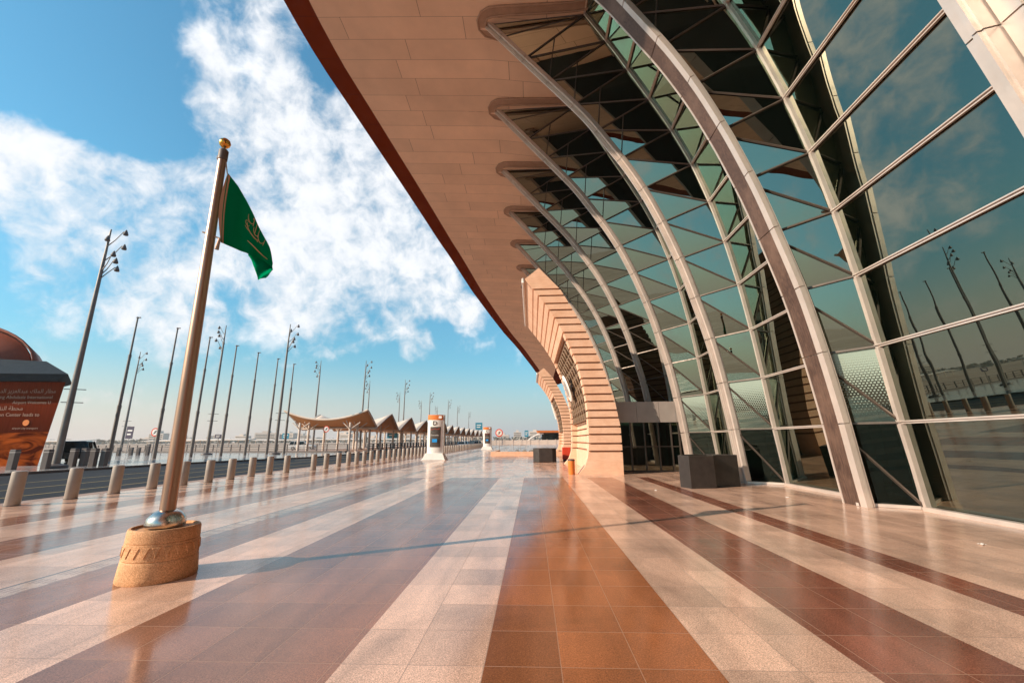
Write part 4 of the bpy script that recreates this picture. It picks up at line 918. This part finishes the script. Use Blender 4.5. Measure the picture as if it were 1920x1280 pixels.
# ------------------------------------------------------------------ luggage trolleys, low wall, far barrier
def trolley(label, loc, rz):
    t = thing('luggage_trolley', label, 'trolley', loc, rz, 'luggage trolleys by the low wall'); b = MB()
    for s in (-.28, .28): b.tube([(-.5, s, .12), (.45, s, .16)], .02, 6); b.tube([(-.45, s, .14), (-.55, s, 1.02)], .02, 6)
    b.tube([(-.55, -.3, 1.02), (-.55, .3, 1.02)], .025, 6); b.tube([(-.5, -.28, .55), (-.5, .28, .55)], .015, 6); b.tube([(.45, -.28, .16), (.45, .28, .16)], .02, 6)
    for q in range(4): b.tube([(-.4 + q * .22, -.28, .15), (-.4 + q * .22, .28, .15)], .012, 6)
    b.build('frame', M['metal_grey'], t)
    for x, s in ((-.42, -.26), (-.42, .26), (.38, 0)): q = MB(); q.lathe([(0, -.03), (.08, -.03), (.08, .03), (0, .03)], 12); q.v = [(a + x, c_ + s, b_ + .08) for a, b_, c_ in q.v]; q.build('wheel', M['tyre'], t)
for i, x in enumerate((-4.1, -3.3, -2.6, -1.9, -1.2)): trolley('grey wire luggage trolley behind the low wall, %s from the left of five' % ordw(i), (x, 47.5 + .3 * (i % 2), 0), rad(70 + 9 * i))
trolley('lone luggage trolley standing left of the far totem sign', (-9.2, 62, 0), rad(100))
b = MB(); b.box((-4.3, 44.2, 0), (8, 44.7, .42)); b.box((-4.3, 44.7, 0), (-3.9, 52, .42)); lw = b.build('low_wall', M['stone'], bevel=.02); tag(lw, 'long low peach stone wall across the plaza behind the dark planter', 'wall')
for i in range(9):
    bx = thing('low_bush', 'small haze-toned bush behind the low wall, %s from the left of nine' % ordw(i), 'bush', (-1.6 + i * .75, 46 + .4 * (i % 3), 0), 0, 'bushes behind the low wall'); q = MB()
    for j in range(150):
        a, e, r = random.uniform(0, 2 * PI), random.uniform(.05, 1.4), random.uniform(.12, .36); p = Vector((math.cos(a) * math.cos(e) * r, math.sin(a) * math.cos(e) * r, math.sin(e) * r * 1.3 + .12)); d = Vector((random.uniform(-1, 1), random.uniform(-1, 1), random.uniform(-1, 1))).normalized() * .06; u = d.orthogonal().normalized() * .03; q.add([p - d, p + u, p + d, p - u], [(0, 1, 2, 3)])
    q.build('foliage', M['trees'], bx); q = MB(); q.tube([(0, 0, 0), (0, 0, .3)], .02, 5); q.build('stem', M['dark_post'], bx)
b = MB(); b.box((-22, 150, -.5), (60, 150.6, 1.5))
for i in range(28): b.box((-22 + i * 3, 149.9, -.5), (-21.7 + i * 3, 149.98, 1.7))
tag(b.build('barrier_wall', M['haze_bld']), 'pale low barrier wall crossing the far end of the plaza', 'wall')
fb = thing('vaulted_building', 'far building with an orange flat roof, green glass and a white vault', 'building', (10.5, 190, 0))
b = MB(); b.box((-5, 0, 0), (26, 14, 4.2)); b.build('glass_front', M['glass'], fb); b = MB(); b.hexa([(-8, -2, 4.6), (28, -2, 4.6), (28, 16, 4.6), (-8, 16, 4.6), (-8.5, -2.5, 5.5), (28, -2.5, 5.5), (28, 16, 5.5), (-8.5, 16, 5.5)]); b.build('roof', M['orange'], fb); b = MB(); b.box((-6, .5, 0), (-4.9, 13, 4.6)); b.box((-5, -.2, 0), (26, -.05, 1.3)); b.box((-5, -.15, 4.2), (26, 13, 4.6)); b.build('wall', M['interior'], fb)
b = MB(); b.grid([[(-13.5 + 8 * (i / 12), yy, 4.2 * math.sin(PI * .5 * (i / 12)) ** .8) for yy in (-1, 12)] for i in range(13)]); b.build('vault', M['white'], fb, smooth=True, solid=.5)

for lab, x, y, rz in (('tiny white paper scrap on the pale floor near the wide glass panes', 6.8, 7.2, .3), ('tiny white paper scrap on the floor between the portal and the dark planter', 3.9, 14.2, 1.1), ('tiny white paper scrap on the floor in front of the widest brown rib', 7.0, 12.5, 2.0)):
    b = MB(); b.grid([[(-.05 + .025 * i, -.03 + .03 * j, .005 + .007 * ((i * 7 + j * 5) % 3)) for i in range(5)] for j in range(3)]); o = b.build('paper_scrap', M['white'], solid=.002); o.location = (x, y, 0); o.rotation_euler = (0, 0, rz); tag(o, lab, 'litter')

# ------------------------------------------------------------------ far skyline
random.seed(3)
for i in range(26):
    x = -900 + i * 38 + random.uniform(-14, 14); y = 900 + random.uniform(-80, 200); h = random.uniform(7, 22); w = random.uniform(16, 42)
    o = thing('distant_building', 'pale hazy low building on the far desert horizon behind the masts', 'building', (x, y, -.6), random.uniform(-.2, .2), 'pale buildings on the far horizon')
    b = MB(); b.box((-w / 2, -8, 0), (w / 2, 8, h)); b.box((-w * .2, -5, h), (w * .15, 5, h + random.uniform(2, 5))); b.build('wall', M['haze_bld'], o)
    b = MB()
    for f in range(int(h / 3.4)): b.box((-w * .45, -8.12, 1.6 + f * 3.4), (w * .45, -8.01, 2.9 + f * 3.4))
    b.build('window', M['interior'], o)
for i in range(9):
    o = thing('shade_shed', 'long pale flat shed roof in the desert car park beyond the railing', 'shed', (-300 + i * 26 + random.uniform(-6, 6), 190 + (i % 3) * 45, -.6), rad(random.uniform(-6, 6)), 'shed roofs beyond the railing')
    b = MB(); b.hexa([(-20, -4, 2.9), (20, -4, 2.9), (20, 4, 3.5), (-20, 4, 3.5), (-20, -4, 3.1), (20, -4, 3.1), (20, 4, 3.7), (-20, 4, 3.7)]); b.build('roof', M['cream'], o)
    b = MB()
    for j in range(9): b.box((-19 + j * 4.7, -.1, 0), (-18.8 + j * 4.7, .1, 3.1))
    b.build('post', M['cream'], o)
b = MB()
for i in range(900):
    x = random.uniform(-1000, 60); y = 700 + random.uniform(-100, 120); r = random.uniform(2, 5); z = random.uniform(0, 5)
    for q in range(4):
        d = Vector((random.uniform(-1, 1), random.uniform(-1, 1), random.uniform(-.6, .8))) * r; u = d.orthogonal().normalized() * r * .7; p = Vector((x, y, z)); b.add([p - d, p + u, p + d, p - u], [(0, 1, 2, 3)])
tag(b.build('tree_belt', M['trees']), 'belt of trees toned pale with haze along the far horizon', 'trees', None, 'stuff')

# ------------------------------------------------------------------ dusty air
hb = MB(); hb.box((-1500, -120, -1.7), (700, 1500, 34)); ho = hb.build('haze', bpy.data.materials.new('dusty_air')); hm = ho.data.materials[0]; hm.use_nodes = True
ht_ = hm.node_tree; ht_.nodes.clear(); hout = ht_.nodes.new('ShaderNodeOutputMaterial'); hv = ht_.nodes.new('ShaderNodeVolumePrincipled')
hv.inputs['Color'].default_value = (.93, .88, .83, 1); hv.inputs['Density'].default_value = .00028; hv.inputs['Anisotropy'].default_value = .3
ht_.links.new(hv.outputs[0], hout.inputs['Volume']); ho['kind'] = 'stuff'
